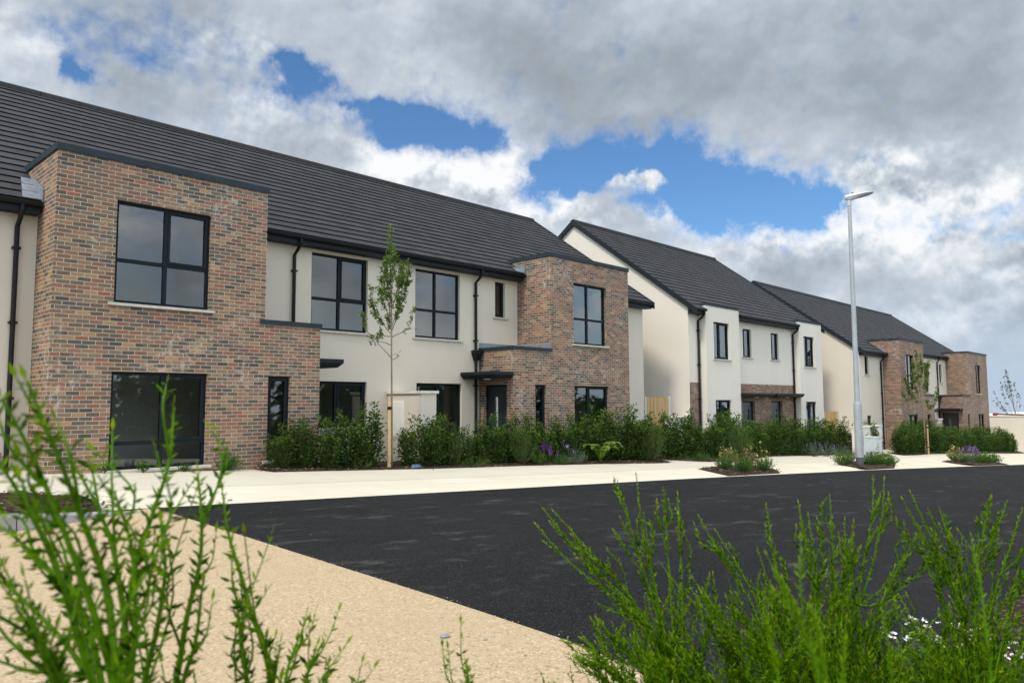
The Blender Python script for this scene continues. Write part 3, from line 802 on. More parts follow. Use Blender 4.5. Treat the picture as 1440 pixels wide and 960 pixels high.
def canopy(parent, o, x0, x1, y0, y1, z, h=.19, inx0=.1, inx1=.1, iny0=.1, lamp=True):
    m = MB()
    top = [(x0, y0, z + h), (x1, y0, z + h), (x1, y1, z + h), (x0, y1, z + h)]
    mid = [(x0, y0, z + h * .55), (x1, y0, z + h * .55), (x1, y1, z + h * .55), (x0, y1, z + h * .55)]
    bot = [(x0 + inx0, y0 + iny0, z), (x1 - inx1, y0 + iny0, z), (x1 - inx1, y1, z), (x0 + inx0, y1, z)]
    m.prism(mid, top)
    n = 4
    m.face(bot[::-1])
    for k in range(n):
        m.face([bot[k], bot[(k + 1) % n], mid[(k + 1) % n], mid[k]])
    c = m.build('canopy', 'anthracite', parent, o)
    if lamp:
        l = MB(); cx, cy = (x0 + x1) / 2, (y0 + y1) / 2
        l.tube([(cx, cy, z + .004), (cx, cy, z - .025), (cx, cy, z - .035)], [.11, .11, .07], 14)
        l.build('ceiling_lamp', 'white_pvc', c, o)
    return c

def gable(mb, X, yf, yr, zb, zef, zf_line, ridge_y, ridge_z, zer):
    mb.face([(X, yf, zb), (X, yr, zb), (X, yr, zer), (X, ridge_y, ridge_z), (X, yf, zef)])
# ------------------------------------------------------------------ building one: terrace with two tall brick bays
o = (3.9, 14.7, -1.3)
A = thing('terraced_house', 'beige terrace with two tall multicoloured brick bays, largest building, behind the long laurel hedge', 'house', o)
YW, YF = 16.3, 15.75          # recessed and forward wall planes
Y1, Y2 = 14.683, 14.9         # bay fronts
HEAD = .54
rw = MB()
ZB = -2.6
panel(rw, front(YF), -10, 3.888, ZB, 3.62)
rw.face([(3.888, YF, ZB), (3.888, YW, ZB), (3.888, YW, 3.62), (3.888, YF, 3.62)])
W3 = (9.96, 11.64, 1.81, 3.74); W4 = (13.24, 14.92, 1.81, 3.74); GW3 = (9.96, 11.64, -.62, HEAD); GW4 = (13.3, 15.0, -1.5, HEAD); SU = (16.39, 16.83, 2.62, 3.72)
panel(rw, front(YW), 7.882, 17.398, ZB, 4.02, [W3, W4, GW3, GW4, SU])
panel(rw, front(YF), 21.502, 23.65, ZB, 3.62)
rw.face([(21.502, YF, ZB), (21.502, YW, ZB), (21.502, YW, 3.62), (21.502, YF, 3.62)])
slopeA, RYA, RZA = .69, 21.45, 3.72 + .69 * (21.45 - 15.52)
zA = lambda y: 3.72 + slopeA * (y - 15.52)
for X in (-10, 23.65):
    gable(rw, X, YF, 27.15, ZB, zA(YF) - .05, None, RYA, RZA - .06, zA(YF) - .05)
panel(rw, front(27.15), -10, 23.65, ZB, 3.8)
rw.build('rendered_wall', 'beige_render', A, o)
# brick bays, each with its low entrance block
b1 = MB()
W1 = (4.89, 6.67, 1.85, 3.765); GW1 = (4.9, 6.68, -1.20, .59); SL1 = (7.98, 8.5, -1.2, .57)
BX0, BX1, LX1 = 3.89, 7.88, 9.22
LT = 1.66
panel(b1, front(Y1), BX0, BX1, ZB, 4.47, [W1, GW1])
panel(b1, front(Y1), BX1, LX1, ZB, LT, [SL1])
panel(b1, side(BX0, -1), Y1, 17.2, ZB, 4.47)
panel(b1, side(BX1, 1), Y1, 17.2, LT, 4.47)
D1 = (15.1, 16.05, -1.62, HEAD)
panel(b1, side(LX1, 1), Y1, YW, ZB, LT, [D1])
b1.face([(BX0, Y1, 4.45), (BX1, Y1, 4.45), (BX1, 17.2, 4.45), (BX0, 17.2, 4.45)])
b1.face([(BX1, Y1, LT - .02), (LX1, Y1, LT - .02), (LX1, YW, LT - .02), (BX1, YW, LT - .02)])
bb = b1.build('brick_bay', 'multi_brick', A, o, worlduv=True)
b2 = MB()
CX0, CX1, LX0 = 17.4, 21.5, 15.71
W2 = (18.5, 20.22, 1.82, 3.765); GW2 = (18.5, 20.3, -1.2, .5); SL2 = (16.66, 17.16, -1.3, .52)
LT2 = 1.52
panel(b2, front(Y2), CX0, CX1, ZB, 4.47, [W2, GW2])
panel(b2, front(Y2), LX0, CX0, ZB, LT2, [SL2])
panel(b2, side(CX1, 1), Y2, 17.2, ZB, 4.47)
panel(b2, side(CX0, -1), Y2, 17.2, LT2, 4.47)
D2 = (15.16, 16.1, -1.66, .51)
panel(b2, side(LX0, -1), Y2, YW, ZB, LT2, [D2])
b2.face([(CX0, Y2, 4.45), (CX1, Y2, 4.45), (CX1, 17.2, 4.45), (CX0, 17.2, 4.45)])
b2.face([(LX0, Y2, LT2 - .02), (CX0, Y2, LT2 - .02), (CX0, YW, LT2 - .02), (LX0, YW, LT2 - .02)])
bc = b2.build('brick_bay', 'multi_brick', A, o, worlduv=True)
coping(A, o, BX0, BX1, Y1, 16.9, 4.47, .125)
coping(A, o, CX0, CX1, Y2, 16.9, 4.47, .125)
m = MB(); m.box(BX1 - .12, LX1 + .03, Y1 - .03, Y1 + .2, LT, LT + .1); m.box(LX1 - .2, LX1 + .03, Y1 + .2, YW, LT, LT + .1); m.build('coping', 'coping_grey', A, o, bevel=.006)
m = MB(); m.box(LX0 - .03, CX0 + .03, Y2 - .03, Y2 + .2, LT2, LT2 + .1); m.box(LX0 - .03, LX0 + .2, Y2 + .2, YW, LT2, LT2 + .1); m.build('coping', 'coping_grey', A, o, bevel=.006)
# lead upstands where the low roof meets the walls
m = MB(); m.box(LX0, CX0 - .03, YW - .022, YW - .002, LT2 + .0, LT2 + .26)
m.box(CX0 - .024, CX0 - .002, Y2 + .03, YW - .03, LT2 + .1, LT2 + .27); m.build('lead_flashing', 'lead', A, o)
_, zf = roof(A, o, [(-10.1, 6.0, 15.4), (4.5, 19.5, 15.95), (19., 23.85, 15.4)], slopeA, 15.52, 3.72, RYA, 27.5, .275, -10.1, 23.85)
eaves(A, o, -10.05, 3.86, 15.4, YF, zf); eaves(A, o, 7.9, 17.37, 15.95, YW, zf); eaves(A, o, 21.53, 23.82, 15.4, YF, zf)
# stepped lead soakers beside the bays
for xa, ye, n, LEN in ((3.86, 15.42, 2, .8), (17.37, 15.97, 0, .36)):
    m = MB()
    for k in range(n + 1):
        ya = ye + k * .275; z = zf(ya) + .045
        m.prism([(xa - .30 + .05 * k, ya + .01, z), (xa, ya + .01, z), (xa, ya + .27, z + .175), (xa - .26 + .05 * k, ya + .27, z + .175)],
                [(xa - .30 + .05 * k, ya + .01, z + .006), (xa, ya + .01, z + .006), (xa, ya + .27, z + .181), (xa - .26 + .05 * k, ya + .27, z + .181)])
    m.prism([(xa - .005, ye - .02, zf(ye)), (xa + .02, ye - .02, zf(ye)), (xa + .02, ye + LEN, zf(ye + LEN)), (xa - .005, ye + LEN, zf(ye + LEN))],
            [(xa - .005, ye - .02, zf(ye) + .24), (xa + .02, ye - .02, zf(ye) + .24), (xa + .02, ye + LEN, zf(ye + LEN) + .1), (xa - .005, ye + LEN, zf(ye + LEN) + .1)])
    m.build('lead_flashing', 'lead', A, o)
quad = dict(mull=(.52,), trans=.42, sash=((1, 1),))
window(A, o, front(Y1), *W1, **quad)
window(A, o, front(Y1), *GW1, mull=(.53,), trans=.265, sash=((1, 1),))
window(A, o, front(Y1), *SL1, mull=(), sash=((0, 1),))
window(A, o, front(Y2), *W2, mull=(.45,), trans=.42)
window(A, o, front(Y2), *GW2, mull=(.43,), sash=((1, 1),))
window(A, o, front(Y2), *SL2, mull=(), sash=((0, 1),))
window(A, o, front(YW), *W3, mull=(.5,), trans=.41, sash=((1, 1),))
window(A, o, front(YW), *W4, mull=(.46,), trans=.41)
window(A, o, front(YW), *GW3, mull=(.47,), sash=((1, 1),))
window(A, o, front(YW), *GW4, mull=(.5,), sash=((0, 1),))
window(A, o, front(YW), *SU, mull=(), sash=((0, 1),))
door(A, o, side(LX1, 1), *D1); door(A, o, side(LX0, -1), *D2, light=.5)
canopy(A, o, LX1 + .002, 9.82, 14.64, 16.28, .80, inx0=0)
canopy(A, o, 14.93, LX0 - .002, 14.86, 16.28, .68, inx1=0)
downpipe(A, o, 3.56, YF - .06, zf(15.4) - .08, -1.3, 15.4)
downpipe(A, o, 9.45, YW - .06, zf(15.95) - .08, LT + .1 if False else -1.6, 15.95)
downpipe(A, o, 15.52, YW - .06, zf(15.95) - .08, -1.8, 15.95, hopper=LT2 + .02)

# ------------------------------------------------------------------ building two: pale rendered pair
o = (26, 15.2, -2.4)
B = thing('semi_detached_house', 'pair of pale rendered houses with cream gable and flat rendered bays, behind the wooden gate', 'house', o)
YM, YBf = 15.21, 14.9
ZB = -3.9
slopeB, RYB = .735, 20.85
zB = lambda y: 3.6 + slopeB * (y - 14.82)
RZB = zB(RYB)
rw = MB()
P1 = (26.8, 29.6); P2 = (35.69, 38.45)
BRK = .74
S1 = (30.53, 31.33, 1.9, 3.14); S2 = (33.3, 34.1, 1.9, 3.13)
Da = (30.35, 31.5, -2.05, .0); Db = (33.15, 34.3, -2.05, .0)
WA = (27.42, 28.72, 1.7, 3.19); WB = (36.25, 37.5, 1.66, 3.14); GA = (27.45, 28.75, -1.5, .05); GB = (36.27, 37.52, -1.5, -.04)
panel(rw, front(YM), 26.0, 26.8, BRK, 3.5)
panel(rw, front(YM), 29.6, 35.69, BRK, 3.5, [S1, S2])
for (a, b), w, g in ((P1, WA, GA), (P2, WB, GB)):
    panel(rw, front(YBf), a, b, ZB, 3.80, [w, g])
    panel(rw, side(a, -1), YBf, 16.3, ZB, 3.80); panel(rw, side(b, 1), YBf, 16.3, ZB, 3.80)
    rw.face([(a, YBf, 3.79), (b, YBf, 3.79), (b, 16.3, 3.79), (a, 16.3, 3.79)])
for X in (26.0, 38.5):
    yf = YM if X < 30 else YBf + .2
    gable(rw, X, yf, 26.5, ZB, zB(YM) - .06, None, RYB, RZB - .06, zB(YM) - .06)
panel(rw, front(26.5), 26.0, 38.5, ZB, 3.6)
rw.build('rendered_wall', 'white_render', B, o)
bp = MB()
panel(bp, front(YM - .004), 26.004, 26.8, ZB, BRK)
bp.build('brick_panel', 'brown_brick', B, o, worlduv=True)
bp = MB()
panel(bp, front(YM - .004), 29.6, 35.69, ZB, BRK, [Da, Db])
bp.build('brick_panel', 'brown_brick', B, o, worlduv=True)
for a, b in (P1, P2):
    m = MB(); m.box(a - .015, b + .015, YBf - .015, YBf + .2, 3.801, 3.89); m.box(a - .015, a + .2, YBf + .2, 16.2, 3.801, 3.89); m.box(b - .2, b + .015, YBf + .2, 16.2, 3.801, 3.89)
    m.build('coping', 'coping_grey', B, o)
_, zf = roof(B, o, [(25.9, 26.78, 14.82), (29.62, 35.67, 14.82), (38.47, 38.6, 14.82), (25.9, 38.6, 15.0941)], slopeB, 14.82, 3.6, RYB, 26.9, .2741, 25.9, 38.6)
eaves(B, o, 25.92, 26.79, 14.86, YM, zf); eaves(B, o, 29.62, 35.67, 14.86, YM, zf)
tall = dict(mull=(.4,), sash=((1, 1),))
window(B, o, front(YBf), *WA, **tall); window(B, o, front(YBf), *WB, **tall); window(B, o, front(YBf), *GA, **tall); window(B, o, front(YBf), *GB, **tall)
window(B, o, front(YM), *S1, mull=(.3,)); window(B, o, front(YM), *S2, mull=(.3,))
door(B, o, front(YM), *Da, light=.6); door(B, o, front(YM), *Db, light=.6)
canopy(B, o, 29.61, 32.55, 14.72, YM - .006, .17, .17, .0, .12, .1); canopy(B, o, 32.75, 35.68, 14.72, YM - .006, .17, .17, .12, .0, .1)
downpipe(B, o, 26.66, YM - .06, zf(14.86) - .08, -2.6, 14.86)
downpipe(B, o, 35.58, YM - .06, zf(14.86) - .08, -2.7, 14.86)

# ------------------------------------------------------------------ building three: far brick-bayed terrace
o = (40.6, 13.8, -3.2)
Cc = thing('terraced_house', 'distant terrace with two brown brick bays, beyond the lamp post, farthest of the buildings', 'house', o)
YF3, YM3, YB3 = 13.83, 14.33, 12.93
ZB = -6.
slopeC, RYC = .72, 19.43
zC = lambda y: 2.55 + slopeC * (y - 13.55)
RZC = zC(RYC)
rw = MB()
s1 = (41.39, 41.95, 1.38, 2.34); s1g = (41.47, 42.1, -1.26, -.78)
Wm = (52.9, 54.9, .5, 2.45); sB = (57.35, 57.95, 1.2, 2.45)
panel(rw, front(YF3), 40.6, 44.2, ZB, 2.45, [s1, s1g])
panel(rw, front(YM3), 48.5, 59.0, ZB, 2.85, [Wm, sB])
for X in (40.6, 64.3):
    gable(rw, X, YF3, 25.2, ZB, zC(YF3) - .06, None, RYC, RZC - .06, zC(YF3) - .06)
panel(rw, front(25.2), 40.6, 64.3, ZB, 2.6)
rw.build('rendered_wall', 'beige_render', Cc, o)
k1 = MB()
WA3 = (45.2, 46.6, .56, 2.54); GA3 = (45.25, 46.98, -2.9, -.80); SLa = (48.85, 49.5, -2.9, -.82)
panel(k1, front(YB3), 44.2, 48.56, ZB, 3.3, [WA3, GA3]); panel(k1, front(YB3), 48.56, 50.4, ZB, .25, [SLa])
panel(k1, side(44.2, -1), YB3, 15.2, ZB, 3.3); panel(k1, side(48.56, 1), YB3, 15.2, .25, 3.3)
Dc = (13.15, 14.1, -3.0, -.85)
panel(k1, side(50.4, 1), YB3, YM3, ZB, .25, [Dc])
k1.face([(44.2, YB3, 3.28), (48.56, YB3, 3.28), (48.56, 15.2, 3.28), (44.2, 15.2, 3.28)]); k1.face([(48.56, YB3, .23), (50.4, YB3, .23), (50.4, YM3, .23), (48.56, YM3, .23)])
k1.build('brick_bay', 'brown_brick', Cc, o, worlduv=True)
k2 = MB()
WB3 = (60.95, 62.35, .43, 2.47); GB3 = (61.15, 62.85, -3., -.98); SLb = (58.2, 58.8, -3., -.93)
panel(k2, front(YB3), 59.0, 64.38, ZB, 3.25, [WB3, GB3]); panel(k2, front(YB3), 56.93, 59.0, ZB, .25, [SLb])
panel(k2, side(59.0, -1), YB3, 15.2, .25, 3.25); panel(k2, side(64.38, 1), YB3, 15.2, ZB, 3.25)
Dd = (13.2, 14.15, -3.1, -.85)
panel(k2, side(56.93, -1), YB3, YM3, ZB, .25, [Dd])
k2.face([(59.0, YB3, 3.23), (64.38, YB3, 3.23), (64.38, 15.2, 3.23), (59.0, 15.2, 3.23)]); k2.face([(56.93, YB3, .23), (59.0, YB3, .23), (59.0, YM3, .23), (56.93, YM3, .23)])
k2.build('brick_bay', 'brown_brick', Cc, o, worlduv=True)
coping(Cc, o, 44.2, 48.56, YB3, 15., 3.3, .1); coping(Cc, o, 59.0, 64.38, YB3, 15., 3.25, .1)
m = MB(); m.box(48.45, 50.43, YB3 - .03, YB3 + .2, .25, .36); m.box(50.2, 50.43, YB3 + .2, YM3, .25, .36); m.build('coping', 'coping_grey', Cc, o)
m = MB(); m.box(56.9, 59.03, YB3 - .03, YB3 + .2, .25, .36); m.box(56.9, 57.13, YB3 + .2, YM3, .25, .36); m.build('coping', 'coping_grey', Cc, o)
m = MB()
for k in range(3):
    y = 13.58 + k * .28; z = zC(y) + .05
    m.prism([(43.86 + .06 * k, y, z), (44.19, y, z), (44.19, y + .27, z + .19), (43.9 + .06 * k, y + .27, z + .19)], [(43.86 + .06 * k, y, z + .006), (44.19, y, z + .006), (44.19, y + .27, z + .196), (43.9 + .06 * k, y + .27, z + .196)])
m.build('lead_flashing', 'lead', Cc, o)
_, zf = roof(Cc, o, [(40.5, 46.5, 13.55), (45.5, 61.5, 13.55 + 2 * .28), (60, 64.45, 13.55)], slopeC, 13.55, 2.55, RYC, 25.6, .28, 40.5, 64.45)
eaves(Cc, o, 40.52, 44.17, 13.57, YF3, zf); eaves(Cc, o, 48.58, 58.97, 14.13, YM3, zf)
window(Cc, o, front(YB3), *WA3, mull=(.45,), trans=.42); window(Cc, o, front(YB3), *GA3, mull=(.43,), sash=((1, 1),)); window(Cc, o, front(YB3), *SLa, mull=())
window(Cc, o, front(YB3), *WB3, mull=(.45,), trans=.42); window(Cc, o, front(YB3), *GB3, mull=(.43,), sash=((1, 1),)); window(Cc, o, front(YB3), *SLb, mull=())
window(Cc, o, front(YF3), *s1, mull=(), sash=((0, 1),)); window(Cc, o, front(YF3), *s1g, mull=(), sash=((0, 1),))
window(Cc, o, front(YM3), *Wm, mull=(.5,), trans=.42); window(Cc, o, front(YM3), *sB, mull=(), sash=((0, 1),))
door(Cc, o, side(50.4, 1), *Dc); door(Cc, o, side(56.93, -1), *Dd, light=.5)
canopy(Cc, o, 50.402, 51.05, 12.9, 14.3, -.72, inx0=0, lamp=False)
canopy(Cc, o, 56.15, 56.928, 12.9, 14.3, -.72, inx1=0, lamp=False)
downpipe(Cc, o, 43.75, YF3 - .06, zf(13.57) - .08, -3.6, 13.57); downpipe(Cc, o, 56.7, YM3 - .06, zf(14.13) - .08, -4., 14.13, hopper=.3)

# ------------------------------------------------------------------ walls, gates, meter enclosures
def gate(label, x0, x1, y, z0, z1):
    o = (x0, y, z0)
    t = thing('side_gate', label, 'gate', o, )
    b = MB(); n = max(6, int((x1 - x0 - .1) / .125)); w = (x1 - x0 - .1) / n; r = random.Random(int(x0))
    for i in range(n):
        a = x0 + .05 + i * w
        b.box(a + .004, a + w - .004, y - .012 + (i % 2) * .012, y + .006 + (i % 2) * .012, z0 + .06, z1 - r.uniform(0, .012))
    b.build('boards', 'fence_timber', t, o)
    for z in (z0 + .35, z1 - .3):
        q = MB(); q.box(x0 + .05, x1 - .05, y + .019, y + .06, z - .05, z + .05); q.build('rail', 'fence_timber', t, o)
    for a in (x0 - .04, x1 - .04):
        q = MB(); q.box(a, a + .085, y - .02, y + .08, z0, z1 + .02); q.build('post', 'cabinet_grey', t, o)
gate('tall vertical board timber gate between the brick terrace and the pale gable', 23.72, 25.36, 15.75, -2.1, .17)
gate('vertical board timber gate between the pale houses and the distant brick terrace', 38.6, 40.5, 14.98, -2.8, -.55)
def low_wall(label, x0, x1, y, z0, z1, th=.22, mat='white_render', cap='cap_stone'):
    o = (x0, y, z0)
    t = thing('garden_wall', label, 'wall', o)
    m = MB(); m.box(x0, x1, y, y + th, z0, z1 - .07); m.build('wall_body', mat, t, o)
    m = MB(); m.prism([(x0 - .03, y - .04, z1 - .069), (x1 + .03, y - .04, z1 - .069), (x1 + .03, y + th + .04, z1 - .069), (x0 - .03, y + th + .04, z1 - .069)],
                      [(x0 - .03, y - .04, z1 - .015), (x1 + .03, y - .04, z1 - .015), (x1 + .03, y + th + .04, z1), (x0 - .03, y + th + .04, z1)])
    m.build('coping', cap, t, o)
low_wall('low cream garden wall with stone coping, joined to the pale gable corner beside the gate', 24.6, 25.97, 15.25, -2.6, -.56)
low_wall('low cream garden wall with stone coping before the distant terrace, behind the grey cabinet', 36.7, 40.2, 12.75, -3.6, -1.21)
def enclosure(label, x0, x1, y0, y1, z0, z1, door_at=True):
    o = (x0, y0, z0)
    t = thing('meter_enclosure', label, 'meter enclosure', o)
    m = MB(); m.box(x0, x1, y0, y1, z0, z1 - .07); m.build('wall_body', 'beige_render', t, o, bevel=.008)
    m = MB(); m.box(x0 - .05, x1 + .05, y0 - .05, y1 - .002, z1 - .069, z1); m.build('coping', 'cap_stone', t, o, bevel=.012)
    m = MB(); p = side(x0, -1); yc = y0 + (y1 - y0) * .68
    fbox(m, p, yc - .28, yc + .28, z1 - 1.2, z1 - .25, .001, .02); fbox(m, p, yc - .25, yc + .25, z1 - 1.17, z1 - .28, .0205, .03)
    m.build('meter_door', 'white_pvc', t, o)
enclosure('beige rendered meter enclosure with flat capping and white door, behind the staked young tree', 12.315, 12.82, 14.9, 16.29, -2., .30)
enclosure('beige rendered meter enclosure beside the canopied door of the distant terrace', 51.3, 51.9, 12.95, 14.32, -4.4, -1.12)
# boundary wall at the far end of the street
o = (70, 12, -4.4)
t = thing('boundary_wall', 'plain cream boundary wall closing the far end of the street', 'wall', o)
m = MB(); m.box(70, 70.25, 2., 14.6, -6.5, -1.32); m.build('wall_body', 'beige_render', t, o)
m = MB(); m.box(69.95, 70.3, 1.95, 14.65, -1.319, -1.24); m.build('coping', 'cap_stone', t, o)
# a low white roof and a red barrier arm seen above that wall
o = (150, 20, -6)
t = thing('warehouse', 'low white-roofed building showing above the boundary wall', 'building', o)
m = MB(); m.box(150, 190, 14, 40, -12, -3.1); m.build('wall_body', 'far_white', t, o)
m = MB(); m.prism([(149, 13, -3.09), (191, 13, -3.09), (191, 41, -3.09), (149, 41, -3.09)], [(149, 26.8, -2.2), (191, 26.8, -2.2), (191, 27.2, -2.2), (149, 27.2, -2.2)]); m.build('roof', 'far_white', t, o)
t = thing('barrier_arm', 'dark red barrier arm above the boundary wall at the end of the street', 'barrier', (72, 14, -5))
m = MB(); m.tube([(72, 14.1, -1.12), (72, 11., -1.26), (72, 8.5, -1.34)], .07, 8); m.build('arm', 'red_paint', t, (72, 14, -5))
m = MB(); m.box(71.85, 72.15, 8.3, 8.6, -5.6, -1.25); m.build('post', 'red_paint', t, (72, 14, -5))
m = MB(); m.box(71.9, 72.1, 13.9, 14.2, -5.6, -1.05); m.build('post', 'red_paint', t, (72, 14, -5))

# ------------------------------------------------------------------ street lamp and cabinet
LXP, LYP = 28.7, 9.9
zb = G(LXP, LYP)
o = (LXP, LYP, zb)
t = thing('street_lamp', 'tall grey galvanised street lamp with flat lantern, standing in the second planted island', 'street lamp', o)
m = MB(); m.tube([(LXP, LYP, zb - .1), (LXP, LYP, zb + .34)], .13, 16); m.build('base_sleeve', 'galvanised_dark', t, o, smooth=False)
m = MB(); m.tube([(LXP, LYP, zb + .34), (LXP, LYP, zb + 2.25), (LXP, LYP, zb + 2.33), (LXP, LYP, zb + 2.34)], [.145, .14, .13, .1], 18); m.build('base_column', 'galvanised', t, o, smooth=False)
m = MB(); m.tube([(LXP, LYP, zb + 2.34), (LXP, LYP, 7.34)], [.098, .064], 16); m.build('column', 'galvanised', t, o, smooth=False)
dm = MB(); zd = zb + .75; dm.box(LXP - .05, LXP + .05, LYP - .15, LYP - .136, zd, zd + .55); dm.build('hatch', 'galvanised', t, o)
m = MB(); m.tube([(LXP, LYP, 7.22), (LXP, LYP, 7.47)], .075, 14); m.build('collar', 'lamp_grey', t, o)
hd = Vector((.42, -.9, 0)).normalized(); hs = Vector((-hd.y, hd.x, 0))
def hp(l, s, z): 
    q = Vector((LXP, LYP, 0)) + hd * l + hs * s; return (q.x, q.y, z)
m = MB()
sec = [(-.14, .09, 7.47, 7.62), (.04, .14, 7.45, 7.66), (.3, .18, 7.51, 7.675), (.55, .19, 7.575, 7.685), (.78, .14, 7.63, 7.69), (.83, .10, 7.65, 7.69)]
rings = [[hp(l, -w, (a * .45 + b * .55)), hp(l, -w * .7, a), hp(l, w * .7, a), hp(l, w, (a * .45 + b * .55)), hp(l, w * .7, b), hp(l, -w * .7, b)] for l, w, a, b in sec]
for r0, r1 in zip(rings, rings[1:]):
    for k in range(6): m.face([r0[k], r0[(k + 1) % 6], r1[(k + 1) % 6], r1[k]])
m.face(rings[0][::-1]); m.face(rings[-1])
h = m.build('lantern', 'lamp_grey', t, o)
m = MB(); m.prism([hp(.36, -.10, 7.512), hp(.72, -.085, 7.6), hp(.72, .085, 7.6), hp(.36, .10, 7.512)], [hp(.36, -.10, 7.535), hp(.72, -.085, 7.625), hp(.72, .085, 7.625), hp(.36, .10, 7.535)]); m.build('lens', 'lens', h, o)
m = MB(); m.tube([hp(.12, 0, 7.63), hp(.12, 0, 7.70), hp(.12, 0, 7.72)], [.045, .045, .03], 10); m.build('photocell', 'black_upvc', h, o)
# utility cabinet
cx, cy = 32.1, 10.55
zb = G(cx, cy)
o = (cx, cy, zb)
t = thing('utility_cabinet', 'light grey roadside utility cabinet beside the street lamp', 'cabinet', o)
m = MB(); m.box(cx - .26, cx + .26, cy - .26, cy + .26, zb - .1, zb + 1.02); m.build('cabinet_body', 'cabinet_grey', t, o, bevel=.012)
m = MB(); m.box(cx - .28, cx + .28, cy - .28, cy + .28, zb + 1.021, zb + 1.07); m.build('lid', 'cabinet_grey', t, o, bevel=.012)
m = MB(); m.box(cx - .22, cx + .22, cy - .272, cy - .261, zb + .12, zb + .98); m.build('cabinet_door', 'cabinet_grey', t, o)
m = MB()
star = []
for k in range(10):
    a = math.pi * k / 5 + .3; r = .11 if k % 2 == 0 else .03
    star.append((cx - .262, cy - .03 + r * math.cos(a), zb + .42 + r * math.sin(a)))
m.prism(star, [(x - .003, y, z) for x, y, z in star]); m.build('sticker', 'sticker_dark', t, o)
# ------------------------------------------------------------------ plants
class Leaves:
    def __init__(self): self.mb = MB(); self.gr = []
    def leaf(self, b, d, L, w, g=0., fold=.25, r=rnd, shape=.45):
        d = d.normalized()
        s = d.cross(Vector((r.uniform(-1, 1), r.uniform(-1, 1), r.uniform(-1, 1))))
        if s.length < 1e-4: s = d.orthogonal()
        s.normalize(); n = s.cross(d)
        m = b + d * (L * shape)
        self.mb.face([b, m + s * (w / 2) + n * (w * fold * .5), b + d * L, m - s * (w / 2) + n * (w * fold * .5)])
        self.gr += [g] * 4
    def build(self, name, mat, parent, o):
        return self.mb.build(name, mat, parent, o, growth=self.gr)

def rv(r, s=1.):
    return Vector((r.gauss(0, 1), r.gauss(0, 1), r.gauss(0, 1))) * s
def curve_pts(ctrl, n):
    P = [Vector(c) for c in ctrl]
    P = [P[0] * 2 - P[1]] + P + [P[-1] * 2 - P[-2]]
    out = []
    m = len(P) - 3
    for i in range(n + 1):
        t = i / n * m; k = min(int(t), m - 1); u = t - k
        a, b, c, d = P[k:k + 4]
        out.append(.5 * ((2 * b) + (c - a) * u + (2 * a - 5 * b + 4 * c - d) * u * u + (3 * b - a - 3 * c + d) * u ** 3))
    return out

def make_laurel(seed, n_br=21, H=1.3, W=.40, per=150):
    r = random.Random(seed)
    t = thing('laurel_shrub', 'x', 'shrub')
    lf = Leaves(); st = MB()
    for i in range(n_br):
        a = r.uniform(0, 2 * math.pi); q = math.sqrt(r.random()) * W
        h = H * (r.uniform(.72, 1.06) - .25 * (q / W) ** 2)
        if i < 2: h = H * r.uniform(1.04, 1.14)
        tip = Vector((math.cos(a) * q, math.sin(a) * q, h))
        b = Vector((math.cos(a) * .05, math.sin(a) * .05, -.04))
        mid = Vector((math.cos(a) * q * .75, math.sin(a) * q * .75, h * .42)) + rv(r, .03)
        pts = curve_pts([b, mid, tip], 10)
        st.tube(pts, [.009 - .0007 * k for k in range(11)], 5)
        n = int(per * h / H)
        for k in range(n):
            u = .07 + .93 * (k / n) ** .85
            f = u * 10; j = min(int(f), 9); p = pts[j].lerp(pts[j + 1], f - j)
            tw = .19 * (1 - u) + .04
            off = rv(r, 1.); off.z *= .5; off = off.normalized() * abs(r.gauss(0, tw))
            out = Vector((p.x, p.y, 0)) * .6 + off.normalized() + Vector((0, 0, r.uniform(-.15, .85)))
            g = max(0, (u - .8) / .2) ** 1.4 * r.uniform(.2, 1) if r.random() < .75 else 0
            lf.leaf(p + off, out, r.uniform(.06, .11), r.uniform(.03, .048), g, .35, r)
    st.build('stems', 'brown_stem', t, (0, 0, 0)); lf.build('foliage', 'laurel_leaf', t, (0, 0, 0))
    return t

LAUREL = [make_laurel(11 + i, 20 + i % 4) for i in range(5)]
used = set()
def place(protos, k, x, y, h, label, group, sink=.02):
    p = protos[k % len(protos)]
    z = G(x, y) + sink
    rz = rnd.uniform(0, 6.28); s = h
    if p.name not in used:
        used.add(p.name); p.location = (x, y, z); p.rotation_euler = (0, 0, rz); p.scale = (s, s, s)
        p['label'] = label
        if group: p['group'] = group
        return p
    return dup(p, (x, y, z), rz, s, label, group)

k = 0
x = 8.05
while x < 21.:
    if not 10.5 < x < 10.98:
        h = interp(x, [8, 8.7, 9.3, 10, 10.7, 11.5, 12.2, 12.8, 14, 15.2, 16.5, 18, 19, 20, 20.9], [.85, 1.15, 1.0, 1.2, 1.4, 1.02, 1.3, 1.0, 1.1, 1.22, 1.15, 1.3, 1.45, 1.7, 1.45]) / 1.32
        yy = interp(x, [8, 15, 18, 21], [14.33, 14.32, 14.1, 13.75]) + rnd.uniform(-.1, .12)
        place(LAUREL, k, x, yy, h * rnd.uniform(.94, 1.08), 'dense dark green laurel shrub in the hedge along the brick-bayed terrace', 'laurel hedge before the terrace'); k += 1
    x += rnd.uniform(.5, .68)
x = 22.5
while x < 39.2:
    yy = interp(x, [22, 24.5, 30, 36, 39.3], [14.2, 13.7, 14.25, 14.0, 12.6]) + rnd.uniform(-.1, .12)
    place(LAUREL, k, x, yy, rnd.uniform(1.0, 1.22), 'dense dark green laurel shrub in the hedge before the pale rendered houses', 'laurel hedge before the pale houses'); k += 1
    x += rnd.uniform(.6, .78)
x = 41.4
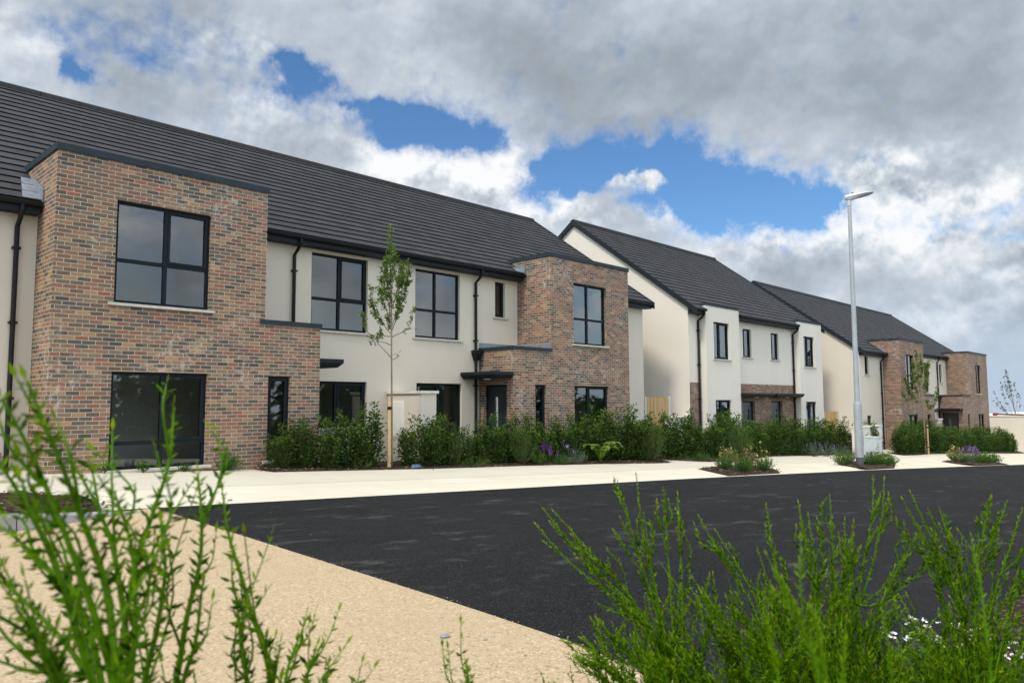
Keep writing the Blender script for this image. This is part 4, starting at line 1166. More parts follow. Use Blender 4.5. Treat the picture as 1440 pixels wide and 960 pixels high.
while x < 67.5:
    yy = interp(x, [41, 50, 68], [12.35, 12.3, 12.05]) + rnd.uniform(-.12, .12)
    place(LAUREL, k, x, yy, rnd.uniform(.95, 1.25), 'dense dark green laurel shrub in the hedge before the distant terrace', 'laurel hedge before the distant terrace'); k += 1
    x += rnd.uniform(.66, .85)

def make_mound(name, label, cat, mat, loc, R, H, n, L, w, seed, flower=None, nf=0, fl=(.03, .02), spikes=False, up=.9, group=None, growth=.5, stem=True, fmat2=None):
    """low rounded plant: leaves and sprigs through a dome"""
    r = random.Random(seed)
    z = G(loc[0], loc[1]) + .04
    t = thing(name, label, cat, (loc[0], loc[1], z), group)
    lf = Leaves(); st = MB()
    ns = max(8, n // 22)
    sp = []
    for i in range(ns):
        a = r.uniform(0, 6.283); q = math.sqrt(r.random())
        h = H * (1 - .62 * q * q) * r.uniform(.75, 1.08)
        tip = Vector((math.cos(a) * q * R, math.sin(a) * q * R, h)); b = tip * .12; b.z = -.03
        mid = (b + tip) / 2 + Vector((math.cos(a), math.sin(a), 0)) * R * .1
        pts = curve_pts([b, mid, tip], 6); sp.append(pts)
        st.tube(pts, [.004, .0036, .0032, .0028, .0024, .002, .0015], 4, False)
        for k in range(n // ns):
            u = r.uniform(.12, 1.); f = u * 6; j = min(int(f), 5); p = pts[j].lerp(pts[j + 1], f - j)
            off = rv(r, R * .06)
            d = Vector((p.x, p.y, 0)) * .8 / max(R, .01) + Vector((0, 0, up)) + rv(r, .45)
            lf.leaf(p + off, d, L * r.uniform(.7, 1.3), w * r.uniform(.7, 1.3), max(0, u - .6) * 2.5 * growth * r.random(), .3, r)
    st.build('stems', 'brown_stem' if stem else 'green_stem', t, (0, 0, 0))
    lf.build('foliage', mat, t, (0, 0, 0))
    if flower:
        fb = Leaves()
        for i in range(nf):
            pts = r.choice(sp); p = pts[-1] + rv(r, R * .06)
            if spikes:
                hh = r.uniform(.12, .24)
                base = p + Vector((0, 0, 0)); d = Vector((p.x * .3, p.y * .3, 1)).normalized()
                for k in range(16):
                    q = base + d * (hh * k / 16) + rv(r, .008)
                    fb.leaf(q, rv(r, 1.) + Vector((0, 0, .4)), fl[0], fl[1], 0, .3, r)
            else:
                for k in range(5):
                    fb.leaf(p + rv(r, .006), rv(r, 1.) + Vector((0, 0, .5)), fl[0], fl[1], 0, .3, r, .6)
        fb.build('blossom', flower, t, (0, 0, 0))
    return t


def P(name, label, cat, mat, loc, R, H, n, L, w, seed, **kw):
    return make_mound(name, label, cat, mat, loc, R, H, n, L, w, seed, **kw)
ML = 'mound_leaf'
P('broom_shrub', 'rounded fine-leaved green broom before the laurels, next to the purple salvia', 'shrub', ML, (15.05, 13.95), .42, 1.1, 1700, .085, .009, 21, up=1.7)
P('broom_shrub', 'large fine-leaved green broom at the rounded end of the bed, before the terrace', 'shrub', ML, (20.4, 13.4), .55, 1.35, 2400, .09, .010, 22, up=1.7)
P('broom_shrub', 'fine-leaved green broom at the bed corner behind the first planted island', 'shrub', ML, (25.7, 13.1), .62, 1.35, 2400, .10, .011, 23, up=1.7)
P('broom_shrub', 'small upright green broom among the laurels beside the meter enclosure', 'shrub', ML, (12.75, 14.15), .3, 1.0, 900, .08, .008, 27, up=1.7)
P('salvia_plant', 'bright purple salvia in flower at the edge of the terrace bed', 'flowering plant', ML, (16.1, 13.95), .27, .42, 420, .045, .014, 31, flower='purple_flower', nf=70, fl=(.034, .02), spikes=True)
P('wallflower_plant', 'mauve wallflower with a loose flower head between the salvia and the fern', 'flowering plant', 'blue_leaf', (17.0, 14.0), .22, .62, 300, .07, .012, 32, flower='mauve_flower', nf=40, fl=(.05, .034))
P('hebe_plant', 'small bright green hebe mound at the bed edge beside the purple salvia', 'plant', ML, (15.5, 13.8), .28, .4, 700, .045, .017, 33, growth=1.)
P('heather_mat', 'low flat green mat at the foot of the purple salvia', 'plant', ML, (16.35, 13.72), .42, .24, 800, .05, .011, 34, growth=.5)
P('lavender_plant', 'grey-green lavender clump at the foot of the mauve wallflower', 'plant', 'blue_leaf', (17.0, 13.68), .4, .42, 900, .07, .010, 35)
P('heather_mat', 'long low green mat at the bed edge before the brown entrance door', 'plant', ML, (13.2, 13.95), .6, .22, 900, .05, .011, 36, growth=.5)
P('heather_mat', 'small low green tuft under the laurels near the staked tree', 'plant', ML, (9.9, 14.05), .28, .2, 320, .05, .011, 37, growth=.8)
P('heather_mat', 'low green mat beside the paved gap before the pale houses', 'plant', ML, (23.2, 13.35), .7, .26, 900, .06, .012, 38, growth=.4)
P('hebe_plant', 'bright green hebe mound under the laurels left of the white render gap', 'plant', ML, (27.2, 13.55), .4, .5, 800, .06, .02, 39, growth=.8) if False else P('hebe_plant', 'green hebe mound beside the broom at the bed corner before the pale houses', 'plant', ML, (24.8, 12.95), .36, .5, 800, .06, .02, 39, growth=.8)
for i, (x, y) in enumerate(((33.2, 13.35), (34.3, 13.25), (35.6, 13.15), (36.7, 12.95))):
    P('lavender_plant', 'grey lavender clump at the foot of the hedge before the pale houses', 'plant', 'blue_leaf', (x, y), .5, .5, 700, .09, .012, 50 + i, flower='mauve_flower' if i < 2 else None, nf=9, fl=(.026, .016), spikes=True, group='lavender clumps before the pale houses')
# first planted island
for i, (x, y, h) in enumerate(((19.55, 10.35, .46), (19.25, 9.72, .44), (20.35, 9.62, .46), (20.9, 10.5, .42))):
    P('hebe_plant', 'bright green hebe mound in the first planted island, nearest the street crossing', 'plant', ML, (x, y), .33, h, 900, .055, .018, 60 + i, growth=1., group='hebe mounds in the first island')
for i, (x, y, h) in enumerate(((20.1, 10.6, .78), (20.2, 9.95, .62), (21.2, 10.05, .75), (21.5, 10.75, .7), (20.8, 10.95, .68))):
    P('abelia_shrub', 'loose bronze-leaved shrub with pale flower tips in the first planted island', 'shrub', 'bronze_leaf', (x, y), .3, h, 420, .05, .02, 66 + i, flower='yellow_petal', nf=5, fl=(.04, .026), up=1.3, group='bronze shrubs in the first island')
# second island with the lamp
for i, (x, y, h) in enumerate(((28.3, 10.35, .5), (29.1, 10.55, .52), (29.35, 9.75, .5), (30.2, 9.95, .5), (31.1, 10.0, .48), (30.6, 9.62, .42), (31.9, 9.95, .46))):
    P('hebe_plant', 'bright green hebe mound at the foot of the street lamp', 'plant', ML, (x, y), .42, h, 850, .065, .02, 80 + i, growth=1., group='hebe mounds round the lamp')
P('abelia_shrub', 'bronze-leaved shrub with orange tips in front of the grey cabinet', 'shrub', 'bronze_leaf', (31.6, 10.1), .25, .8, 260, .06, .024, 88, flower='yellow_petal', nf=6, fl=(.06, .04), up=1.4)
# third island
for i, (x, y, h) in enumerate(((39.9, 9.3, .5), (41.2, 8.7, .52), (42.6, 8.6, .5), (43.7, 8.9, .5), (44.7, 9.5, .5))):
    P('hebe_plant', 'green hebe mound in the third planted island among lavender', 'plant', ML, (x, y), .55, h, 800, .08, .024, 90 + i, growth=.9, group='hebe mounds in the third island')
for i, (x, y) in enumerate(((42.2, 9.5), (43.4, 9.7), (44.6, 9.9))):
    P('lavender_plant', 'purple flowering lavender in the third planted island', 'flowering plant', 'blue_leaf', (x, y), .55, .62, 500, .09, .012, 97 + i, flower='mauve_flower' if i == 1 else 'purple_flower', nf=26, fl=(.038, .022), spikes=True, group='lavender in the third island')
for i, (x, y) in enumerate(((40.6, 9.6), (41.4, 9.9))):
    P('abelia_shrub', 'loose bronze shrub with pale tips in the third planted island', 'shrub', 'bronze_leaf', (x, y), .4, .75, 360, .07, .028, 101 + i, flower='yellow_petal', nf=10, fl=(.06, .04), up=1.3, group='bronze shrubs in the third island')
# self-sown plants at the foot of the brick bay
P('weed_plant', 'two-stemmed low green weed at the brick wall foot right of the tall ground window', 'plant', ML, (7.05, 14.5), .3, .32, 420, .07, .02, 110, growth=.5)
P('weed_plant', 'small dark weed at the corner of the tall ground window sill', 'plant', ML, (4.78, 14.5), .12, .16, 110, .05, .02, 111, growth=.5)
P('weed_plant', 'bright green weed under the middle of the tall ground window', 'plant', ML, (5.45, 14.5), .14, .2, 130, .055, .02, 112, growth=1.3)
P('weed_plant', 'dark low weed under the sliding half of the tall ground window', 'plant', ML, (6.2, 14.5), .16, .15, 130, .05, .018, 113, growth=.1)
P('weed_plant', 'red-leaved low plant at the foot of the beige wall by the downpipe', 'plant', 'red_leaf', (3.3, 15.3), .2, .36, 130, .07, .03, 114)

# fern
def fern(label, loc, R, n, seed):
    r = random.Random(seed); z = G(*loc) + .04
    t = thing('fern_plant', label, 'fern', (loc[0], loc[1], z))
    lf = Leaves(); st = MB()
    for i in range(n):
        a = 6.283 * i / n + r.uniform(-.3, .3); L = R * r.uniform(.8, 1.1); h = r.uniform(.35, .62)
        d = Vector((math.cos(a), math.sin(a), 0))
        pts = curve_pts([(0, 0, 0), d * L * .35 + Vector((0, 0, h * .85)), d * L * .8 + Vector((0, 0, h)), d * L * 1.1 + Vector((0, 0, h * .75))], 22)
        st.tube(pts, [.005 - .0002 * k for k in range(23)], 4, False)
        sd = Vector((-d.y, d.x, 0))
        for k in range(3, 23):
            w = .17 * math.sin(math.pi * min(1, k / 22 * .9 + .08)) + .02
            for sg in (-1, 1):
                lf.leaf(pts[k], sd * sg + d * .45 + Vector((0, 0, r.uniform(-.15, .1))), w * .8, .035, r.random() * .5, .1, r)
    st.build('stems', 'green_stem', t, (0, 0, 0)); lf.build('fronds', 'lime_leaf', t, (0, 0, 0))
fern('yellow-green fern with arching fronds at the bed edge before the laurels', (18.1, 13.62), .6, 11, 5)

# ------------------------------------------------------------------ young trees
def tree(label, loc, trunk, branches, leaf_mat_, leaf_L, dens, seed, stake=None, r0=.028):
    """trunk: points up from the foot; branches: (height on trunk, tip offset, bow, leaf start, leaf weight)"""
    r = random.Random(seed); z = G(*loc)
    t = thing('young_tree', label, 'tree', (loc[0], loc[1], z))
    tp = curve_pts(trunk, 26); H = tp[-1].z
    tr = MB(); tr.tube(tp, [r0 * (1 - .88 * (p.z / H)) + .002 for p in tp], 8)
    lf = Leaves(); br = MB()
    def at(h):
        for a, b in zip(tp, tp[1:]):
            if a.z <= h <= b.z: return a.lerp(b, (h - a.z) / max(1e-6, b.z - a.z))
        return tp[-1]
    def clothe(pts, start, wgt, n):
        m = len(pts) - 1
        for k in range(int(n * wgt)):
            u = start + (1 - start) * r.random() ** .9; f = u * m; j = min(int(f), m - 1); p = pts[j].lerp(pts[j + 1], f - j)
            for q in range(r.choice((2, 3, 4))):
                off = rv(r, .022)
                d = (pts[min(j + 1, m)] - pts[j]).normalized() * .35 + rv(r, .8) + Vector((0, 0, -.35))
                lf.leaf(p + off, d, leaf_L * r.uniform(.6, 1.2), leaf_L * r.uniform(.35, .6), max(0, r.gauss(.1, .25)) + max(0, u - .75), .45, r, .5)
    for h, tip, bow, start, wgt in branches:
        b = at(h); tipv = Vector(tip)
        mid = b.lerp(tipv, .45) + Vector(bow)
        pts = curve_pts([b, mid, tipv], 14)
        pts = [p + rv(r, .006) for p in pts]
        br.tube(pts, [.011 * (1 - k / 16) + .002 for k in range(15)], 6)
        L = (tipv - b).length
        for k in range(int(L * 5)):
            j = r.randrange(4, 14); p = pts[j]; e = p + (pts[min(j + 1, 14)] - pts[j - 1]).normalized() * r.uniform(.08, .2) + rv(r, .07)
            tw = curve_pts([p, p.lerp(e, .5) + rv(r, .01), e], 4); br.tube(tw, [.004, .0035, .003, .0025, .002], 4, False)
            clothe(tw, .1, wgt, 5 * dens)
        clothe(pts, start, wgt, L * 26 * dens)
    lead = [p for p in tp if p.z > H * .62]
    clothe(lead, 0., 1., (H * .38) * 30 * dens)
    tr.build('trunk', 'young_bark', t, (0, 0, 0), smooth=True); br.build('branches', 'young_bark', t, (0, 0, 0)); lf.build('crown', leaf_mat_, t, (0, 0, 0))
    if stake:
        s = thing('tree_stake', stake[0], 'stake', (loc[0] + stake[1][0], loc[1] + stake[1][1], z))
        m = MB(); m.tube([(0, 0, -.2), (0, 0, stake[2] - .01), (0, 0, stake[2])], [.045, .043, .03], 12); m.build('post', 'stake_timber', s, (0, 0, 0))
        m = MB(); m.tube([(0, 0, stake[2] - .16), (0, 0, stake[2] - .09)], .051, 12); 
        m.tube([(0, 0, stake[2] - .12), (-stake[1][0] * .5, -stake[1][1] * .5, stake[2] - .11), (-stake[1][0], -stake[1][1], stake[2] - .10)], .022, 6)
        m.build('tie', 'black_upvc', s, (0, 0, 0))
    return t
RT = Vector((.689, -.724, 0)); FW = Vector((.724, .689, 0))
def o2(r_, f_, z_): 
    q = RT * r_ + FW * f_; return (q.x, q.y, z_)
K = .0171
def tb(y0, x1, y1, dep=0., bow=(0, 0), start=.25, wgt=1., x00=548, yb=657, k=K, H0=0):
    h = (yb - y0) * k; 
    bx = o2(bow[0] * k, 0, -bow[1] * k)
    return (h, o2((x1 - x00) * k, dep, (yb - y1) * k), bx, start, wgt)
br1 = [tb(470, 577, 377, .15, (6, -4)), tb(466, 569, 380, -.25, (6, -6)), tb(458, 530, 391, .2, (-7, -3)), tb(452, 540, 375, -.2, (-6, -6)), tb(476, 514, 408, -.1, (-8, 0)),
       tb(440, 562, 372, .3, (4, -4)), tb(430, 536, 368, .25, (-3, -4)), tb(472, 560, 398, -.3, (6, 2)),
       tb(490, 502, 446, -.15, (-10, 8), .72, .5), tb(508, 528, 478, .1, (-14, -12), .75, .3), tb(480, 584, 436, .2, (10, 4), .55, .35), tb(510, 559, 500, .1, (2, 2), .5, .2), tb(478, 526, 468, .3, (-6, 2), .4, .6), tb(475, 545, 420, .3, (-3, 0)), tb(420, 552, 352, -.15, (2, 0))]
br1 = [(h, (548 * 0 + tip[0] * .82, tip[1] * .82, tip[2]), bow, st_, w) for h, tip, bow, st_, w in br1]
tree('slender tall young tree with upright leafy top, tied to a stake before the terrace', (10.75, 14.12), [(.05, 0, 0), o2(.03, .01, 1.5), o2(.02, -.01, 2.6), o2(.01, .01, 3.6), o2(-.02, 0, 4.6), o2(-.04, .02, 5.74)], br1, 'tree_leaf', .074, 1.7, 3,
     ('round pale timber stake beside the slender young tree before the terrace', (-.06, -.05), 1.52), .027)
K2 = .0385
def t2(y0, x1, y1, dep=0., bow=(0, 0), start=.2, wgt=1.): return tb(y0, x1, y1, dep, bow, start, wgt, 1300, 637, K2)
br2 = [t2(575, 1278, 530, .2, (-5, -6)), t2(568, 1283, 522, -.3, (-4, -5)), t2(570, 1310, 512, .3, (5, -5)), t2(580, 1318, 545, -.2, (7, 2)), t2(560, 1306, 508, -.3, (3, -6)), t2(565, 1270, 548, .1, (-6, 4), .6, .6), t2(550, 1290, 505, .2, (-2, -4)), t2(585, 1310, 560, .3, (4, 0), .5, .6), t2(545, 1300, 500, .1, (2, 0)), t2(572, 1284, 540, .4, (-6, -2))]
tree('young tree with ragged dark green top and stake, before the distant terrace', (44.45, 11.95), [(0, 0, 0), o2(.0, 0, 1.5), o2(-.1, 0, 3), o2(-.2, 0, 4.4), o2(-.27, 0, 5.6)], br2, 'tree_leaf', .12, .8, 8,
     ('pale timber stake of the young tree before the distant terrace', (.1, -.12), 1.55), .05)
K3 = .056
def t3(y0, x1, y1, dep=0., bow=(0, 0), start=.35, wgt=.35): return tb(y0, x1, y1, dep, bow, start, wgt, 1437, 628, K3)
br3 = [t3(590, 1403, 543, .2, (-4, -2)), t3(585, 1409, 530, -.3, (-5, -3)), t3(575, 1434, 530, .3, (4, -3)), t3(580, 1404, 555, .3, (-3, 2)), t3(570, 1415, 520, -.2, (-2, -4)), t3(580, 1440, 545, .3, (4, 0)), t3(565, 1428, 528, .3, (2, -2)), t3(588, 1445, 560, -.3, (3, 2)), t3(560, 1420, 535, .2, (-2, 0))]
tree('thin sparse young tree against the sky at the end of the street', (70.6, 12.1), [(0, 0, 0), o2(-.2, 0, 1.8), o2(-.45, 0, 3.6), o2(-.7, 0, 5.2), o2(-.95, 0, 6.5)], br3, 'far_tree_leaf', .15, .5, 9,
     ('short timber stake of the sparse tree at the end of the street', (.1, -.15), 1.5), .05)

# ------------------------------------------------------------------ broom bushes in the bed around the camera
def broom(label, stems, foot, mat, leafL, r0, twigs, seed, step=.010, spread=.1, hug=1., filler=0, fill_h=.5, group=None, smat='green_stem', cat='shrub', leafW=.3):
    r = random.Random(seed); z = G(foot[0], foot[1]) + .03
    F = Vector((foot[0], foot[1], z))
    t = thing('broom_shrub', label, cat, F, group)
    lf = Leaves(); st = MB()
    def leafy(pts, u0, den=1., top=True):
        L = sum((b - a).length for a, b in zip(pts, pts[1:])); m = len(pts) - 1
        n = int(L * (1 - u0) / step * den)
        ph = r.uniform(0, 6.28)
        for k in range(n):
            u = u0 + (1 - u0) * (k + r.random()) / max(1, n); f = min(u, .9999) * m; j = int(f); p = pts[j].lerp(pts[j + 1], f - j)
            d = (pts[j + 1] - pts[j]).normalized()
            a = d.orthogonal().normalized(); b = d.cross(a); ph += 2.4
            out = a * math.cos(ph) + b * math.sin(ph)
            s = leafL * r.uniform(.45, 1.35) * (1 - .45 * max(0, u - .7) / .3)
            lf.leaf(p, d * r.uniform(.9, 2.0) * hug + out + rv(r, .15), s, s * leafW, max(0, u - .55) * 1.6 * r.random(), .35, r)
        lf.leaf(pts[-1], (pts[-1] - pts[-2]), leafL, leafL * .3, .6, .2, r)
    def stem(ctrl, rad0, lo, tw):
        pts = curve_pts(ctrl, 26)
        st.tube(pts, [rad0 * (1 - .8 * k / 26) for k in range(27)], 5)
        leafy(pts, lo)
        for _ in range(tw):
            u = r.uniform(.28, .9); j = int(u * 25); p = pts[j]; d = (pts[j + 1] - pts[j]).normalized()
            L = r.uniform(.05, .2) * (1.15 - u) * 2.0
            e = (d + rv(r, .14)).normalized() * L
            side_ = rv(r, .16) * L
            tp = curve_pts([p, p + e * .5 + side_, p + e + side_ * .6], 8)
            st.tube(tp, [rad0 * .35 * (1 - .08 * k) for k in range(9)], 4, False)
            leafy(tp, .08)
    for s in stems:
        pts = [Vector(p) - F for p in s][::-1]
        f0 = Vector((r.gauss(0, spread), r.gauss(0, spread), -.03))
        if pts[0].z > .12: pts = [f0, f0.lerp(pts[0], .55) + rv(r, .01)] + pts
        stem(pts, r0, .30, twigs)
    for _ in range(filler):
        a = r.uniform(0, 6.283); q = math.sqrt(r.random()); hh = fill_h * r.uniform(.55, 1.1)
        f0 = Vector((r.gauss(0, spread), r.gauss(0, spread), -.03))
        tip = f0 * 1.2 + Vector((math.cos(a) * q * .42, math.sin(a) * q * .42, hh))
        stem([f0, f0.lerp(tip, .5) + Vector((0, 0, hh * .12)) + rv(r, .02), tip], r0 * .8, .2, twigs)
    st.build('stems', smat, t, (0, 0, 0)); lf.build('foliage', mat, t, (0, 0, 0))
    return t
broom('tall wispy green broom bush close to the camera before the buff surface', LEFT, (.42, 1.02), 'broom_leaf', .020, .0066, 4, 1, .0085, .07, hug=.5, filler=4, fill_h=.5, leafW=.30)
g1 = [s for s in RIGHT if s[0][0] * 1 > 0]
def az(p): return math.degrees(math.atan2(p[1], p[0]))
ga = [s for s in RIGHT if az(s[-1]) > 29]; gb = [s for s in RIGHT if 19.5 < az(s[-1]) <= 29]; gc = [s for s in RIGHT if az(s[-1]) <= 19.5]
def footof(gs): return (sum(s[-1][0] for s in gs) / len(gs), sum(s[-1][1] for s in gs) / len(gs))
broom('green broom bush fanning out over the corner of the buff surface and asphalt', ga, footof(ga), 'broom_leaf', .0165, .0042, 12, 2, .0034, .09, 1.1, 24, .50, leafW=.32)
broom('dense middle green broom bush in front of the asphalt, upright bundled shoots', gb, footof(gb), 'broom_leaf', .0165, .0042, 13, 3, .0034, .1, 1.1, 44, .57, leafW=.32)
broom('green broom bush with crossing shoots at the street side of the bed', gc, footof(gc), 'broom_leaf', .0165, .0042, 12, 4, .0034, .1, 1.1, 30, .50, leafW=.32)
broom('few pale broom shoots nearest the camera in front of the denser bushes', NEAR, (1.12, .40), 'pale_broom_leaf', .011, .0032, 1, 5, .0045, .05, .9, 0, .4)
# white flowers under the bushes
def candytuft(label, loc, R, n, seed):
    r = random.Random(seed); z = G(*loc) + .04
    t = thing('candytuft_plant', label, 'flowering plant', (loc[0], loc[1], z))
    lf = Leaves(); fl = Leaves()
    for i in range(1600):
        a = r.uniform(0, 6.283); q = R * math.sqrt(r.random()); p = Vector((math.cos(a) * q, math.sin(a) * q, r.uniform(0, .12) * (1.2 - q / R)))
        lf.leaf(p, rv(r, .6) + Vector((0, 0, .8)), r.uniform(.03, .055), .009, r.random() * .4, .2, r)
    for i in range(n):
        a = r.uniform(0, 6.283); q = R * math.sqrt(r.random()); c = Vector((math.cos(a) * q, math.sin(a) * q, .15 + .06 * (1 - q / R) + r.uniform(0, .04)))
        nrm = (Vector((0, 0, 1)) + rv(r, .3)).normalized(); u = nrm.orthogonal().normalized(); v = nrm.cross(u)
        for k in range(6):
            an = 1.047 * k + r.uniform(-.2, .2)
            fl.leaf(c, u * math.cos(an) + v * math.sin(an) + nrm * .15, r.uniform(.012, .02), .012, 0, .1, r, .6)
    lf.build('foliage', 'mound_leaf', t, (0, 0, 0)); fl.build('blossom', 'white_petal', t, (0, 0, 0))
candytuft('mat of small white flowers under the broom bushes', (3.72, .94), .28, 52, 1)

# ------------------------------------------------------------------ odds and ends on the ground
m = MB(); r = random.Random(4)
c0 = Vector((11.4, 13.98, G(11.4, 13.98) + .07)); ring0 = []; ring1 = []
for k in range(14):
    a = 6.283 * k / 14; q = r.uniform(.75, 1.2)
    ring0.append((c0.x + math.cos(a) * .17 * q, c0.y + math.sin(a) * .09 * q, c0.z - .03)); ring1.append((c0.x + math.cos(a) * .12 * q, c0.y + math.sin(a) * .05 * q, c0.z + r.uniform(.01, .05)))
m.prism(ring0, ring1)
tag(m.build('plastic_sheet', 'blue_plastic', None, tuple(c0)), 'crumpled blue plastic scrap on the mulch beside the staked young tree', 'litter')
def pebble(label, x, y, s, z0):
    m = MB(); r = random.Random(int(x * 100)); rings = []
    for h, q in ((0, .8), (.25, 1.), (.5, .75), (.62, .3)):
        rings.append([(x + math.cos(6.283 * k / 9) * s * q * r.uniform(.85, 1.15), y + math.sin(6.283 * k / 9) * s * q * .8 * r.uniform(.85, 1.15), z0 + h * s) for k in range(9)])
    for a, b in zip(rings, rings[1:]):
        for k in range(9): m.face([a[k], a[(k + 1) % 9], b[(k + 1) % 9], b[k]])
    m.face(rings[-1])
    tag(m.build('stone', 'stone_grey', None, (x, y, z0)), label, 'stone')
pebble('single grey stone lying on the buff surface', 2.6, 2.95, .028, G(2.6, 2.95) + .002)
pebble('tiny grey stone on the buff surface near the larger stone', 2.72, 2.78, .013, G(2.72, 2.78) + .002)
pebble('small dark stone on the concrete by the edge of the asphalt', 4.72, 9.62, .035, G(4.72, 9.62) + .004)
m = MB(); z0 = G(2.75, 1.95) + .006
m.tube([(2.72, 2.02, z0), (2.78, 1.96, z0 + .006), (2.83, 1.89, z0 + .004)], [.004, .006, .002], 5)
tag(m.build('straw_leaf', 'straw', None, (2.78, 1.96, z0)), 'dry straw-coloured leaf lying on the buff surface by the broom', 'leaf')
# loose grit along the edge of the buff surface and the asphalt
m = MB(); r = random.Random(14)
for _ in range(260):
    Y = r.uniform(1.4, 9.0); X = sand_edge(Y) + abs(r.gauss(0, .05)) - .03
    s = r.uniform(.002, .005); z = G(X, Y) + .004
    p = [(X + s * math.cos(a) * r.uniform(.7, 1.2), Y + s * math.sin(a) * r.uniform(.7, 1.2), z) for a in (0, 1.57, 3.14, 4.71)]
    m.prism(p, [(x * .6 + X * .4, y * .6 + Y * .4, z + s) for x, y, _ in p])
tag(m.build('grit', 'buff_chippings', None), 'loose buff grit spilled along the edge of the asphalt', 'grit', kind='stuff')

# a belt of trees across the street behind the camera: what the windows mirror
r = random.Random(77); lf = Leaves(); tb_ = MB()
for i in range(46):
    x = -75 + i * 4.6 + r.uniform(-1.5, 1.5); y = -34 + r.uniform(-4, 4); hh = r.uniform(4.5, 8.5); z = G(x, y) - .3
    tb_.tube([(x, y, z), (x, y, z + hh * .5)], [.22, .12], 6)
    for _ in range(620):
        a = rv(r, 1.).normalized() * r.random() ** .4
        p = Vector((x + a.x * 4.2, y + a.y * 3.2, z + hh * .46 + a.z * hh * .5))
        lf.leaf(p, rv(r, 1.), r.uniform(.5, .95), r.uniform(.4, .7), 0, .3, r)
tag(lf.mb.build('far_woodland', 'laurel_leaf', None, growth=lf.gr), 'belt of dark trees across the street, mirrored in the windows', 'woodland', kind='stuff')
# ------------------------------------------------------------------ sky, sun, camera
SUN_EL, SUN_DIR = rad(50), Vector((-.975, -.22, 0)).normalized()
W = bpy.data.worlds.new('World'); S.world = W; W.use_nodes = True
t = NT(W.node_tree); t.n.clear()
out = t.new('ShaderNodeOutputWorld'); bg = t.new('ShaderNodeBackground'); t.link(bg.outputs[0], out.inputs[0])
sky = t.new('ShaderNodeTexSky'); sky.sky_type = 'NISHITA'; sky.sun_disc = False
sky.sun_elevation = SUN_EL; sky.sun_rotation = math.atan2(SUN_DIR.x, SUN_DIR.y)
sky.ozone_density = 3.; sky.air_density = 1.; sky.dust_density = .4
tc = t.new('ShaderNodeTexCoord'); d = t.vmath('NORMALIZE', tc.outputs['Generated'])
sp = t.new('ShaderNodeSeparateXYZ'); t.link(d, sp.inputs[0])
zc = t.math('MAXIMUM', sp.outputs[2], .02)
dv = t.new('ShaderNodeCombineXYZ'); t.link(sp.outputs[0], dv.inputs[0]); t.link(sp.outputs[1], dv.inputs[1]); t.link(zc, dv.inputs[2])
t.link(dv.outputs[0], sky.inputs[0])
azd = t.math('MULTIPLY', t.math('ARCTAN2', sp.outputs[1], sp.outputs[0]), 57.2958)
eld = t.math('MULTIPLY', t.math('ARCSINE', sp.outputs[2]), 57.2958)
# clouds lie in a sheet: their pattern foreshortens towards the horizon
inv = t.math('DIVIDE', 1., t.math('ADD', zc, .22))
pl = t.scale(dv.outputs[0], inv)
n1 = t.noise(pl, 2.6, 9, .58, .3); n2 = t.noise(t.vmath('ADD', d, (7.3, 2.1, 0)), 5.5, 8, .52, .15); n3 = t.noise(t.vmath('ADD', d, (1.3, 9.1, 0)), 7.5, 8, .6)
n4 = t.noise(t.vmath('ADD', d, (5.3, 4.1, 0)), 7.5, 8, .6); nf = t.noise(d, 20., 7, .62)
aw = t.math('ADD', azd, t.math('MULTIPLY', t.math('SUBTRACT', n3, .5), 14.))
ew = t.math('ADD', eld, t.math('MULTIPLY', t.math('SUBTRACT', n4, .5), 7.))
def field(lst):
    acc = None
    for a0, e0, sa, se, w in lst:
        x = t.math('MULTIPLY', t.math('SUBTRACT', aw, a0), 1 / sa); y = t.math('MULTIPLY', t.math('SUBTRACT', ew, e0), 1 / se)
        q = t.math('MULTIPLY_ADD', x, x, t.math('MULTIPLY', y, y))
        v = t.math('MULTIPLY', t.math('POWER', 2.71828, t.math('MULTIPLY', q, -.8)), w)
        acc = v if acc is None else t.math('ADD', acc, v)
    return acc
gap, bri, dar = field(GAP), field(BRIGHT), field(DARK)
cov = t.math('SUBTRACT', t.math('ADD', 1.05, t.math('MULTIPLY', t.math('SUBTRACT', n1, .5), .9)), t.math('MULTIPLY', gap, 1.9))
cov = t.math('ADD', cov, t.math('MULTIPLY', t.math('SUBTRACT', nf, .5), 1.9))
cov = t.math('ADD', cov, t.math('MULTIPLY', t.math('SUBTRACT', t.noise(d, 44., 6, .6), .5), 1.1))
dt = t.vmath('DOT_PRODUCT', d, (.722, .687, .08))
cov = t.math('SUBTRACT', cov, t.math('MULTIPLY', t.maprange(dt, .7, .2, 0, 1, True), t.maprange(t.noise(d, 2.3, 3, .5),   .47, .59, 0, .65)))
cover = t.maprange(cov, -.25, 1.0, 0, 1, True)
tone = t.math('ADD', .50, t.math('SUBTRACT', t.math('MULTIPLY', bri, .47), t.math('MULTIPLY', dar, .24)))
tone = t.math('ADD', tone, t.math('MULTIPLY', t.math('SUBTRACT', n2, .5), .8))
tone = t.math('ADD', tone, t.math('MULTIPLY', t.math('SUBTRACT', n1, .5), .25))
tone = t.math('ADD', tone, t.math('MULTIPLY', t.math('MULTIPLY', t.math('SUBTRACT', n2, .5), 1.6), t.maprange(dt, .7, .3, 0, 1, True)))
